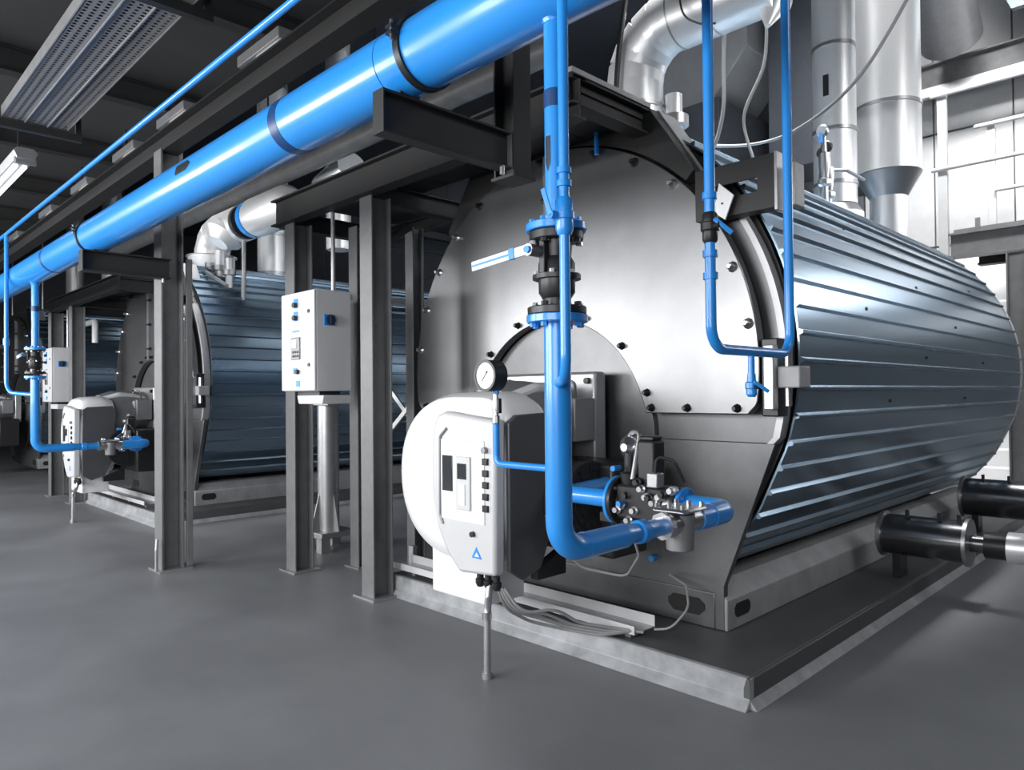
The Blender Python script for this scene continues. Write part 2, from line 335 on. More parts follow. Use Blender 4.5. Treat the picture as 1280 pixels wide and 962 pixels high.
# ================================================================== BOILER
CX, CZ = -3.5, 1.75
YD, YP = 3.86, 3.99
RC = 1.745; SZ = 1.80        # shell radius and axis height
def hull(a):
    # shell radius along direction a: round above, straight towards the skid below
    c, s = abs(math.cos(a)), math.sin(a)
    if s > -.2: return RC
    A = Vector((1.70, -.45)); B_ = Vector((1.27, -1.40)); d = B_-A; n = Vector((-d.y, d.x)); n.normalize()
    return min(RC, A.dot(n)/(c*n.x+s*n.y))
def boiler():
    B = thing('boiler', (CX, 4.0, 0.15), 'nearest large horizontal boiler with steel front door and blue-grey ribbed cladding', 'boiler', 'horizontal industrial boilers in a row')
    R = 1.70
    # thick front plate with skirt and roof-shaped cap
    MB().prism([(-2.22, .15), (-2.22, .42), (-1.885, 1.30), (-5.115, 1.30), (-4.78, .42), (-4.78, .15)], 'Y', YP, YP+.05).build('skirt_plate', M_plate, B, bevel=.004)
    prof = [(-1.885, 1.302)] + arc(CX, CZ, R, -14, 40, 16) + [(-2.33, 2.96), (-2.655, 3.44)] + \
           [(-2.655-.001, 3.44), (-3.05, 3.46), (-3.95, 3.46), (-4.345, 3.44), (-4.67, 2.96)] + arc(CX, CZ, R, 140, 194, 16) + [(-5.115, 1.302)]
    MB().prism(prof, 'Y', YP, YP+.05).build('front_plate', M_plate, B, bevel=.006)
    capo = [(-2.33, 2.96), (-2.655, 3.44), (-3.05, 3.46), (-3.95, 3.46), (-4.345, 3.44), (-4.67, 2.96)]
    MB().prism(capo + arc(CX, CZ, 1.605, 134, 46, 30), 'Y', YD+.02, YP).build('cap_plate', M_beam, B, bevel=.004)
    # slim bright outer rim on the plate side
    rim = [(-1.885+.004, 1.30)] + arc(CX, CZ, R+.006, -14, 40, 16)
    rin = [(x-.04, z) for x, z in rim]
    MB().prism(rim+rin[::-1], 'Y', YP-.03, YP+.052).build('rim_strip', M_rim, B)
    MB().prism([(-2.325, 2.965), (-2.65, 3.448), (-2.68, 3.445), (-2.36, 2.955)], 'Y', YP+.0, YP+.2).build('cap_side_strip', M_rim, B)
    # recess behind the doors
    # two door leaves
    rd = 1.59; zb = 1.47; bc = (-3.5, 1.3); br = .83
    a0 = math.degrees(math.asin((zb-CZ)/rd))
    b0 = math.degrees(math.asin((zb-bc[1])/br))
    for sgn in (1, -1):
        outer = [(x, z) for x, z in arc(CX, CZ, rd, a0, 90, 36)]
        inner = [(x, z) for x, z in arc(bc[0], bc[1], br, 90, b0, 20)]
        pr = outer + inner
        # rounded lower outer corner, small seam gap at the middle
        pr[0] = (pr[0][0]-.05, pr[0][1]); pr.insert(1, (outer[0][0]+.0, zb+.05)); 
        pr = [(max(x, CX+.004), z) for x, z in pr]
        if sgn < 0: pr = [(2*CX-x, z) for x, z in pr]
        # left leaf hangs slightly differently: keep the same plane
        lf = MB().prism(pr, 'Y', YD, YD+.075).build('door_leaf', M_door, B, bevel=.006)
        gk = [(x, z) for x, z in arc(CX, CZ, 1.54, math.degrees(math.asin((1.50-CZ)/1.54)), 90, 30)] + [(x, z) for x, z in arc(bc[0], bc[1], .855, 90, math.degrees(math.asin((1.50-bc[1])/.855)), 20)]
        gk = [(max(x, CX+.004), z) for x, z in gk]
        if sgn < 0: gk = [(2*CX-x, z) for x, z in gk]
        MB().prism(gk, 'Y', YD+.07, YP-.003).build('door_gasket', M_iron, B)
        # bolts
        for an in list(range(-4, 90, 13)):
            if an < 0: continue
            x = CX+sgn*(rd-.045)*math.cos(math.radians(an)); z = CZ+(rd-.045)*math.sin(math.radians(an))
            MB().lathe((x, YD-.05, z), (x, YD, z), [(0, .012), (.012, .02), (.035, .02), (.05, .034)], 8).build('bolt', M_iron if an > 50 else M_steel, lf)
        for an in (20, 44, 68, 84):
            x = bc[0]+sgn*(br+.05)*math.cos(math.radians(an)); z = bc[1]+(br+.05)*math.sin(math.radians(an))
            MB().lathe((x, YD-.045, z), (x, YD, z), [(0, .012), (.012, .018), (.03, .018), (.045, .028)], 8).build('bolt', M_iron, lf)
        for xx in (.86, 1.12, 1.45):
            x = CX+sgn*xx
            MB().lathe((x, YD-.045, zb+.035), (x, YD, zb+.035), [(0, .012), (.012, .018), (.03, .018), (.045, .028)], 8).build('bolt', M_iron, lf)
        # seam flange with bolts on the leaf joint
        MB().box((CX+sgn*.006, YD-.035, bc[1]+br+.01), (CX+sgn*.03, YD, CZ+rd-.02)).build('seam_flange', M_mgrey, lf)
    for z in (2.3, 2.65, 3.0):
        MB().cyl((CX-.05, YD-.02, z), (CX+.05, YD-.02, z), .02, 8).build('seam_bolt', M_iron, B)
    # burner opening plate: dark throat ring
    MB().prism(arc(bc[0], bc[1], .825, 0, 360, 48)[:-1], 'Y', YP-.045, YP-.002).build('burner_opening_plate', M_plate, B, bevel=.004)
    # hinge blocks at the right rim
    MB().box((-1.86, 3.80, 1.50), (-1.80, 3.86, 1.86)).build('hinge_bar', M_zinc, B, bevel=.006)
    MB().cyl((-1.765, 3.90, 1.52), (-1.765, 3.90, 1.85), .022, 12).build('hinge_pin', M_steel, B)
    MB().box((-1.80, 3.84, 1.62), (-1.67, 3.98, 1.74)).build('hinge_block', M_skid, B, bevel=.008)
    MB().box((-1.90, 3.86, 1.46), (-1.80, 3.98, 1.90)).build('hinge_bracket', M_iron, B, bevel=.008)
    # shell under the cladding
    MB().prism([(CX+(hull(math.radians(a))-.03)*math.cos(math.radians(a)), SZ+(hull(math.radians(a))-.03)*math.sin(math.radians(a))) for a in range(-47, 228, 5)], 'Y', YP+.05, 9.92).build('insulated_shell', M_iron, B)
    # cladding: one separate strip per rib spacing
    npan = 68; dth = 2*PI/npan
    y0, y1 = 4.042, 9.90
    for k in range(npan):
        t0 = k*dth; mid = math.degrees(t0+dth/2) % 360
        if 228 < mid < 312: continue            # hidden under the skid
        P = []
        rp = ((.0, RC), (.30, RC), (.55, RC), (.76, RC), (.83, RC+.024), (.92, RC+.024), (.99, RC), (1.0, RC))
        for u, r in rp: rr = hull(t0+u*dth)+r-RC; P.append((CX+rr*math.cos(t0+u*dth), SZ+rr*math.sin(t0+u*dth)))
        for u, r in rp[::-1]: rr = hull(t0+u*dth)-.012; P.append((CX+rr*math.cos(t0+u*dth), SZ+rr*math.sin(t0+u*dth)))
        MB().prism(P, 'Y', y0 if mid < 180 or 1 else y0, y1).build('cladding_panel', M_clad, B, ang=25)
    MB().prism([(CX+(hull(math.radians(a))+.006)*math.cos(math.radians(a)), SZ+(hull(math.radians(a))+.006)*math.sin(math.radians(a))) for a in range(-47, 228, 5)], 'Y', 9.88, 9.97).build('rear_rim', M_rim, B)
    MB().lathe((CX, 9.97, CZ), (CX, 10.5, CZ), [(0, 1.5), (.45, 1.5), (.5, 1.45)], 48).build('rear_smokebox', M_plate, B)
    for k, (a, y) in enumerate(((36, 5.6), (36, 7.6), (22, 6.6), (12, 5.2), (12, 7.4), (2, 6.4), (2, 8.2), (-9, 5.6), (-9, 7.6), (28, 8.6))):
        c_, s_ = math.cos(math.radians(a)), math.sin(math.radians(a)); h_ = hull(math.radians(a))
        MB().cyl((CX+(h_-.002)*c_, y, SZ+(h_-.002)*s_), (CX+(h_+.008)*c_, y, SZ+(h_+.008)*s_), .012, 8).build('rivet', M_iron, B)
    # skid: side rails with sloping top, cross member, lifting slots
    for sgn in (1, -1):
        def X(v): return CX+sgn*v
        MB().prism([(X(1.30), .15), (X(1.30), .335), (X(1.20), .43), (X(1.05), .44), (X(1.05), .15)], 'Y', YP+.003, 9.9).build('skid_rail', M_skid, B, bevel=.006)
        MB().prism([(YP+.09, .24), (YP+.115, .215), (YP+.255, .215), (YP+.28, .24), (YP+.28, .275), (YP+.255, .30), (YP+.115, .30), (YP+.09, .275)], 'X', X(1.298), X(1.306)).build('lifting_slot', M_dark, B)
        xs = CX+sgn*1.02
        MB().prism([(xs-.13, .255), (xs-.09, .215), (xs+.09, .215), (xs+.13, .255), (xs+.13, .29), (xs+.09, .32), (xs-.09, .32), (xs-.13, .29)], 'Y', YP-.012, YP-.004).build('lifting_slot', M_dark, B)
    MB().box((CX-1.22, YP-.006, .15), (CX+1.22, YP+.03, .37)).build('skid_front_beam', M_plate, B, bevel=.006)
    for z, x in ((.36, -2.36),): pass
    # saddles
    for y in (4.9, 7.2, 9.4): MB().box((CX-1.04, y-.1, .15), (CX+1.04, y+.1, .38)).build('saddle', M_skid, B)
    return B
BO = boiler()

# big top fittings of a boiler: jacketed valve duct with elbow
def top_duct():
    T = thing('jacketed_elbow_duct', (-3.6, 5.0, 3.55), 'bright aluminium elbow duct rising from the nearest boiler and running to the right', 'duct', 'aluminium elbow ducts on the boilers')
    MB().cyl((-3.55, 5.0, 3.5), (-3.55, 5.0, 3.95), .24, 36).build('lower_sleeve', M_alu, T)
    MB().lathe((-3.55, 5.0, 3.95), (-3.55, 5.0, 4.0), [(0, .25), (.03, .25), (.05, .2)], 36).build('sleeve_collar', M_alu_d, T)
    # lobster-back elbow, segment by segment
    pts = []
    for k in range(6):
        a = PI*(1-k/5*.5); pts.append(Vector((-3.55+.42+.42*math.cos(a), 5.0, 4.18+.42*math.sin(a))))
    for k in range(5):
        MB().cyl(pts[k]-(pts[k+1]-pts[k])*.06, pts[k+1]+(pts[k+1]-pts[k])*.06, .235-.002*(k % 2), 36).build('elbow_segment', M_alu, T)
    MB().cyl((-3.55, 5.0, 3.98), (-3.55, 5.0, 4.2), .235, 36).build('riser', M_alu, T)
    MB().cyl((-3.13, 5.0, 4.60), (-2.42, 5.0, 4.60), .245, 40).build('horizontal_duct', M_alu, T)
    for x in (-3.1, -2.78): MB().cyl((x, 5.0, 4.60), (x+.012, 5.0, 4.60), .249, 40).build('seam_band', M_alu_d, T)
    MB().lathe((-2.42, 5.0, 4.60), (-2.0, 5.0, 4.60), [(0, .245), (.12, .27), (.125, .14), (.3, .14)], 36).build('end_cone', M_alu, T)
    MB().cyl((-2.34, 5.0, 4.38), (-2.34, 4.92, 4.22), .10, 24, r2=.02).build('drain_cone', M_alu, T)
    MB().cyl((-3.25, 5.12, 3.5), (-3.25, 5.12, 4.05), .07, 20).build('side_valve_stem', M_alu, T)
    MB().lathe((-3.25, 5.12, 3.78), (-3.25, 5.12, 3.9), [(0, .07), (.01, .12), (.09, .12), (.1, .07)], 20).build('side_valve_flange', M_alu_d, T)
    return T
DU = top_duct()

def flue(x, y, r, zneck, zf, ztop, rneck, label, bands):
    T = thing('flue_stack', (x, y, 3.4), label, 'flue')
    MB().cyl((x, y, 3.3), (x, y, zneck), rneck, 40).build('neck', M_alu, T)
    MB().lathe((x, y, zneck), (x, y, zf), [(0, rneck), (zf-zneck, r)], 40).build('funnel', M_alu_d, T)
    zs = [zf]+bands+[ztop]
    for a, b in zip(zs[:-1], zs[1:]): MB().cyl((x, y, a+.008), (x, y, b), r, 48).build('pipe_section', M_alu, T)
    for b in bands: MB().lathe((x, y, b-.02), (x, y, b+.03), [(0, r+.001), (.005, r+.012), (.045, r+.012), (.05, r+.001)], 48).build('band', M_alu_d, T)
    return T
F1 = flue(-3.0, 9.5, .37, 3.96, 4.24, 8.9, .21, 'wide bright aluminium flue with tapered funnel foot at the rear of the nearest boiler', [5.05, 6.9])
F2 = flue(-3.3, 8.63, .235, 3.66, 3.76, 8.9, .30, 'narrower aluminium flue standing just left of the wide funnel-footed flue', [4.0, 4.62, 5.6, 7.0])
st = MB().prism([(-3.3+.03, 5.0), (-3.3+.03, 5.24), (-3.3-.03, 5.24), (-3.3-.03, 5.0)], 'Y', 8.63-.25, 8.63-.232)
st.build('black_sticker', M_black, F2)

# black rectangular davit channel at the boiler front, right
T = thing('door_davit', (-2.0, 3.86, 2.65), 'dark steel channel with a slot bolted across the front right of the nearest boiler', 'bracket', 'door davits')
MB().box((-2.27, 3.80, 2.63), (-1.78, 3.815, 2.72)).box((-2.27, 3.80, 2.80), (-1.78, 3.815, 2.90)).box((-2.27, 3.80, 2.72), (-2.19, 3.815, 2.80)).box((-1.88, 3.80, 2.72), (-1.78, 3.815, 2.80)).build('web', M_beam, T)
MB().box((-2.27, 3.80, 2.90), (-1.78, 3.90, 2.915)).build('flange', M_beam, T)
MB().box((-2.27, 3.80, 2.615), (-1.78, 3.90, 2.63)).build('flange', M_beam, T)
MB().box((-1.78, 3.80, 2.60), (-1.765, 3.92, 2.92)).build('end_plate', M_zinc, T)
MB().box((-1.73, 3.86, 2.62), (-1.69, 3.98, 2.86)).build('stop_block', M_skid, T, bevel=.006)
MB().box((-2.26, 3.86, 2.6), (-2.2, 3.99, 2.90)).build('wall_lug', M_beam, T)
DAV = T
o = MB().prism([(-2.125, 2.64), (-2.055, 2.585), (-2.0, 2.715), (-2.09, 2.80)], 'Y', 3.755, 3.765).build('name_tag', M_tag)
tag(o, 'small blank white tag hanging in front of the dark davit channel', 'tag')
MB().cyl((-2.07, 3.75, 2.68), (-2.07, 3.80, 2.68), .006, 8).build('tag_rivet', M_iron, o)

# ================================================================== BURNER
def burner():
    B = thing('burner', (-3.43, 2.75, 0.5), 'white and charcoal gas burner with control panel on the nearest boiler', 'burner', 'gas burners on the boiler fronts')
    bx, bz = -3.42, 1.09
    def ring(Y, k, rr, top, right, n=48):
        out = []
        for i in range(n):
            a = 2*PI*i/n; c, s = math.cos(a), math.sin(a)
            if c > 0: # squared right side
                e = .32; xx = bx+right*(abs(c)**e); zz = bz+rr*k*(1 if s > 0 else -1)*(abs(s)**.62)
            else:
                xx = bx-rr*1.1*k*abs(c)**.95; zz = bz+rr*k*(1 if s > 0 else -1)*(abs(s)**.9)
            if s > 0: zz += top*abs(s)
            out.append((xx, Y, zz))
        return out
    # white cowl, loft from front face back
    MB().loft([ring(2.815, .62, .52, .0, .470), ring(2.815, .74, .52, .0, .483), ring(2.83, .84, .52, .0, .490), ring(2.87, .95, .52, .0, .495), ring(2.93, 1.0, .52, .0, .498), ring(3.10, 1.0, .52, .01, .498), ring(3.15, .99, .52, .01, .49), ring(3.24, .90, .52, .02, .47), ring(3.26, .7, .52, .0, .40)]).build('cowl', M_white, B, ang=30)
    # front control panel with rounded lower left
    pan = [(-2.925, .585), (-2.915, 1.455), (-3.36, 1.50), (-3.42, 1.48), (-3.46, 1.42), (-3.485, 1.2), (-3.48, .98), (-3.43, .80), (-3.34, .66), (-3.23, .56)]
    pl = MB().prism(pan, 'Y', 2.745, 2.83).build('control_panel', M_lgrey, B, bevel=.02)
    def onp(name, x0, x1, z0, z1, m, t=.01, bev=.002, par=pl): return MB().box((x0, 2.745-t, z0), (x1, 2.747, z1)).build(name, m, par, bevel=bev)
    onp('display_frame', -3.385, -3.0, .86, 1.335, M_white, .006, .004)
    MB().tube([(-3.33, 2.74, 1.40), (-3.39, 2.74, 1.35), (-3.395, 2.74, .88), (-3.37, 2.74, .83)], .008, .03, 8).build('panel_groove', M_mgrey, pl)
    onp('display_screen', -3.365, -3.275, 1.03, 1.24, M_led, .012)
    k = onp('keypad', -3.235, -3.11, .93, 1.24, M_lgrey, .018, .005)
    MB().box((-3.215, 2.722, 1.11), (-3.14, 2.728, 1.20)).build('keypad_screen', M_led, k)
    MB().box((-3.205, 2.722, .96), (-3.15, 2.728, 1.08)).build('keypad_buttons', M_tag, k)
    for i in range(6):
        z = 1.285-i*.066
        if i == 0: MB().cyl((-2.99, 2.72, z), (-2.99, 2.745, z), .018, 14).build('switch', M_mgrey, pl)
        else: onp('switch', -3.012, -2.968, z-.018, z+.02, M_black, .014, .003)
    MB().cyl((-3.10, 2.725, .80), (-3.10, 2.745, .80), .016, 14).build('key_lock', M_black, pl)
    MB().prism([(-3.115, .665), (-3.03, .665), (-3.075, .73)], 'Y', 2.742, 2.746).build('blue_emblem', M_blue, pl)
    MB().prism([(-3.09, .675), (-3.05, .675), (-3.072, .70)], 'Y', 2.741, 2.743).build('emblem_cut', M_white, pl)
    # charcoal side panel
    side = [(2.84, .60), (2.84, 1.44), (2.90, 1.48), (3.20, 1.49), (3.24, 1.40), (3.20, .80), (3.10, .58), (2.95, .53)]
    MB().prism(side, 'X', -2.93, -2.90).build('side_panel', M_dgrey, B, bevel=.008)
    # air intake foot under the cowl
    MB().box((-3.68, 2.90, .34), (-3.16, 3.22, .70)).build('air_intake', M_white, B, bevel=.012)
    # casting behind the cowl: arched air duct to the flange
    def el(Y, cx, cz, rx, rz, n=28): return [(cx+rx*math.cos(2*PI*i/n), Y, cz+rz*math.sin(2*PI*i/n)) for i in range(n)]
    MB().loft([el(3.15, -3.40, 1.20, .42, .44), el(3.3, -3.40, 1.27, .42, .42), el(3.45, -3.40, 1.33, .40, .36), el(3.6, -3.42, 1.38, .35, .30), el(3.76, -3.43, 1.42, .29, .26)]).build('air_housing', M_mgrey, B)
    MB().tube([(-3.2, 3.16, 1.58), (-3.17, 3.35, 1.64), (-3.2, 3.55, 1.62), (-3.24, 3.74, 1.56)], .035, .1, 10).build('housing_ridge', M_lgrey, B)
    f = MB().box((-3.86, 3.74, 1.10), (-3.00, 3.86, 1.745)).build('mounting_flange', M_zinc, B, bevel=.02)
    for x in (-3.80, -3.06):
        for z in (1.16, 1.685): MB().cyl((x, 3.715, z), (x, 3.74, z), .022, 10).build('flange_bolt', M_iron, f)
    MB().cyl((-3.43, 3.86, 1.42), (-3.43, 4.0, 1.42), .28, 32).build('burner_tube', M_iron, B)
    MB().box((-3.11, 3.52, 1.29), (-2.99, 3.72, 1.57)).build('servo_box', M_mgrey, B, bevel=.008)
    MB().box((-3.12, 3.50, 1.31), (-3.05, 3.52, 1.55)).build('servo_cover', M_lgrey, B, bevel=.004)
    MB().tube([(-3.05, 3.6, 1.57), (-3.04, 3.58, 1.67), (-3.12, 3.56, 1.70), (-3.25, 3.5, 1.62)], .01, .03, 8).build('servo_cable', M_dgrey, B)
    # fan motor on the right side
    MB().lathe((-3.1, 3.32, .95), (-2.70, 3.32, .95), [(0, .21), (.30, .21), (.34, .25), (.40, .25)], 32).build('fan_motor', M_black, B)
    g = MB()
    for r in (.05, .10, .15, .20, .24):
        n = 28; g.tube([(-2.695, 3.32+r*math.cos(2*PI*i/n), .95+r*math.sin(2*PI*i/n)) for i in range(n+1)], .004, 0, 5)
    for i in range(12):
        a = PI*i/6; g.bar((-2.695, 3.32, .95), (-2.695, 3.32+.24*math.cos(a), .95+.24*math.sin(a)), .006, .006)
    g.build('fan_grille', M_iron, B)
    MB().box((-3.3, 3.40, .62), (-2.60, 3.75, 1.18)).build('lower_housing', M_iron, B, bevel=.02)
    # cable glands under the panel
    for x in (-3.14, -3.07, -3.0):
        MB().lathe((x, 2.83, .56), (x, 2.83, .48), [(0, .02), (.03, .02), (.035, .028), (.06, .028), (.08, .018)], 12).build('cable_gland', M_black, B)
    MB().prism([(3.1, .50), (3.1, .56), (3.35, .66), (3.35, .50)], 'X', -2.99, -2.93).build('support_foot', M_iron, B)
    return B
BU = burner()
# conduit from the burner down to the floor
def conduit():
    T = thing('floor_conduit', (-3.0, 2.76, 0), 'ribbed metal conduit dropping from the near burner to the floor', 'conduit', 'floor conduits under the burners')
    MB().tube([(-3.06, 2.83, .50), (-3.05, 2.81, .43), (-3.01, 2.765, .37), (-3.01, 2.76, .0)], .021, .05, 14).build('pipe', M_zinc, T)
    MB().cyl((-3.01, 2.76, .0), (-3.01, 2.76, .035), .03, 14).build('floor_sleeve', M_zinc, T)
    MB().cyl((-3.01, 2.762, .33), (-3.01, 2.761, .37), .027, 14).build('coupling', M_steel, T)
    return T
CO = conduit()
# cable harness and tray on the plinth front
T = thing('low_cable_tray', (-3.7, 3.6, .152), 'light perforated cable tray lying low along the front of the near plinth', 'cable tray', 'low cable trays in front of the boilers')
zt = .19
MB().box((-4.93, 3.46, zt), (-2.50, 3.66, zt+.006)).build('tray_base', M_zinc, T)
MB().box((-4.93, 3.66, zt), (-2.50, 3.666, zt+.07)).build('side_rail', M_lgrey, T)
MB().box((-4.93, 3.455, zt), (-2.50, 3.461, zt+.05)).build('side_rail', M_lgrey, T)
for k in range(24):
    MB().box((-4.88+k*.1, 3.50, zt+.0062), (-4.83+k*.1, 3.515, zt+.0075)).build('slot', M_dark, T)
MB().box((-4.96, 3.66, .152), (-4.90, 3.70, .33)).build('end_post', M_zinc, T)
for k in range(4): MB().box((-4.7+k*.7, 3.5, .152), (-4.66+k*.7, 3.62, zt)).build('support_foot', M_zinc, T)
TR = T
for k, (dx, lab) in enumerate(((-.02, 'grey cable looping from the burner glands along the low tray, outermost'), (.02, 'grey cable looping from the burner, second in the bundle'), (.06, 'grey cable looping from the burner, third in the bundle'), (.11, 'grey cable looping from the burner, innermost against the tray'))):
    o = MB().tube([(-3.0+dx*.5, 2.84, .50), (-2.98+dx, 2.90, .36), (-2.95+dx*1.6, 3.08, .27+dx*.9), (-2.84+dx, 3.26-dx*.3, .20+dx*.6), (-2.66+dx*.6, 3.36+dx*.5, .185+dx*.3), (-2.50+dx*.3, 3.5, .205)], .0095, .2, 8).build('cable', M_cable)
    tag(o, lab, 'cable', 'cable loom under the near burner')
for k, (pts, lab) in enumerate((([(-2.46, 3.6, .2), (-2.36, 3.62, .22), (-2.30, 3.72, .33), (-2.40, 3.86, .42), (-2.58, 3.95, .44)], 'thin grey cable arching from the tray end to the boiler skirt'),
        ([(-2.95, 3.2, .75), (-2.8, 3.35, .55), (-2.55, 3.45, .52), (-2.35, 3.3, .70), (-2.28, 3.1, .95)], 'thin grey cable drooping behind the blue pipe run'))):
    o = MB().tube(pts, .007, .1, 8).build('thin_cable', M_cable); tag(o, lab, 'cable')

# ================================================================== BLUE PIPEWORK
HX0, HX1, HY, HZ, HR = -22, 1.0, 1.82, 3.0, .142
T = thing('gas_header_pipe', (-8, HY, HZ-HR), 'thick blue header pipe running the full length below the ceiling', 'pipe')
segs = [HX0, -15.9, -8.32, -6.99, -3.37, -2.5, HX1]
for a, b in zip(segs[:-1], segs[1:]): MB().cyl((a+.003, HY, HZ), (b-.003, HY, HZ), HR, 48).build('pipe_section', M_blue, T)
MB().cyl((-3.44, HY, HZ), (-3.36, HY, HZ), HR+.002, 48).build('navy_band', M_navy, T)
for x in (-8.32, -15.9): MB().cyl((x-.03, HY, HZ), (x+.03, HY, HZ), HR+.002, 48).build('navy_band', M_navy, T)
# black arrow sticker wrapped on the pipe
ar = MB(); a0, a1 = math.radians(88), math.radians(112)
def hp(x, a): return (x, HY-(HR+.0025)*math.sin(a), HZ+(HR+.0025)*-math.cos(a))
n = 6
for i in range(n):
    u0, u1 = a0+(a1-a0)*i/n, a0+(a1-a0)*(i+1)/n
    def ex(u): return .10*(1-abs((u-a0)/(a1-a0)-.5)*1.2)
    ar.add([hp(-4.70, u0), hp(-4.70, u1), hp(-4.56+ex(u1), u1), hp(-4.56+ex(u0), u0)], [(0, 1, 2, 3)])
ar.build('arrow_sticker', M_black, T)
def clampring(x, label, gap=True):
    C = thing('pipe_clamp', (x, HY, HZ-HR), label, 'clamp', 'dark strap clamps around the blue header pipe')
    MB().lathe((x-.018, HY, HZ), (x+.018, HY, HZ), [(0, HR+.001), (0.001, HR+.011), (.035, HR+.011), (.036, HR+.001)], 48, caps=False).build('strap', M_iron, C)
    MB().box((x-.02, HY-HR-.04, HZ+.02), (x+.02, HY-HR+.0, HZ+.032)).build('ear', M_iron, C)
    MB().box((x-.02, HY-HR-.04, HZ+.045), (x+.02, HY-HR+.0, HZ+.057)).build('ear', M_iron, C)
    MB().cyl((x, HY-HR-.025, HZ+.0), (x, HY-HR-.025, HZ+.08), .007, 8).build('clamp_bolt', M_steel, C)
clampring(-2.33, 'dark strap clamp on the blue header above the near bracket')
clampring(-6.99, 'dark strap clamp on the blue header above the column bracket')

def drop_pipe():
    T = thing('gas_drop_pipe', (-1.62, 1.82, 1.0), 'blue gas pipe dropping from the header past the near burner, bent at the bottom', 'pipe', 'blue drop pipes to the burners')
    X, Y = -1.62, 1.82
    MB().cyl((X, Y, 2.17), (X, Y, HZ-.10), .037, 28).build('upper_pipe', M_blue, T)
    MB().lathe((X, Y, HZ-HR-.005), (X, Y, HZ-.1), [(0, .039), (.02, .047), (.04, .06)], 28).build('weld_collar', M_blue, T)
    MB().cyl((X, Y, 2.565), (X, Y, 2.625), .0385, 28).build('navy_band', M_navy, T)
    # arrow sticker facing the corridor
    ar = MB(); r = .0385
    def q(a, z): return (X-r*math.sin(a), Y-r*math.cos(a), z)
    A0, A1 = math.radians(-14), math.radians(18)
    for i in range(4):
        u0, u1 = A0+(A1-A0)*i/4, A0+(A1-A0)*(i+1)/4
        lo = lambda u: 2.345+.03*abs((u-A0)/(A1-A0)-.5)*2
        ar.add([q(u0, lo(u0)), q(u1, lo(u1)), q(u1, 2.465), q(u0, 2.465)], [(0, 1, 2, 3)])
    ar.build('arrow_sticker', M_black, T)
    for z0, z1 in ((2.145, 2.172), (1.838, 1.865)):
        f = MB().lathe((X, Y, z0), (X, Y, z1), [(0, .100), (.003, .104), (z1-z0-.003, .104), (z1-z0, .100)], 36).build('flange', M_blue, T)
        for k in range(8):
            a = 2*PI*k/8+.2; x, y = X+.082*math.cos(a), Y+.082*math.sin(a)
            MB().cyl((x, y, z0-.014 if z0 < 2 else z1), (x, y, z0 if z0 < 2 else z1+.014), .012, 6).build('flange_bolt', M_blue, f)
    MB().tube([(X, Y, 1.84), (X, Y, 1.07), (X, 2.18, 1.07)], .0455, .10, 28, 12).build('lower_pipe', M_blue, T)
    MB().cyl((X, Y, 1.185), (X, Y, 1.19), .0468, 28).build('weld_seam', M_blue, T)
    MB().cyl((X, 1.945, 1.07), (X, 1.95, 1.07), .0468, 28).build('weld_seam', M_blue, T)
    MB().lathe((X, 2.16, 1.07), (X, 2.5, 1.07), [(0, .0455), (.02, .046), (.05, .036), (.34, .036)], 28).build('reducer', M_blue, T)
    MB().lathe((X, 2.26, 1.07), (X, 2.32, 1.07), [(0, .036), (.008, .045), (.05, .045), (.06, .036)], 24).build('union_nut', M_blue, T)
    MB().cyl((X, 2.55, 1.07), (X, 2.70, 1.07), .040, 28).build('short_pipe', M_blue, T)
    MB().tube([(X, 2.68, 1.07), (X, 2.95, 1.07), (-1.83, 2.95, 1.07)], .052, .07, 28, 12).build('return_bend', M_blue, T)
    MB().cyl((X, 2.78, 1.07), (X, 2.79, 1.07), .055, 28).build('weld_seam', M_blue, T)
    return T
DP = drop_pipe()

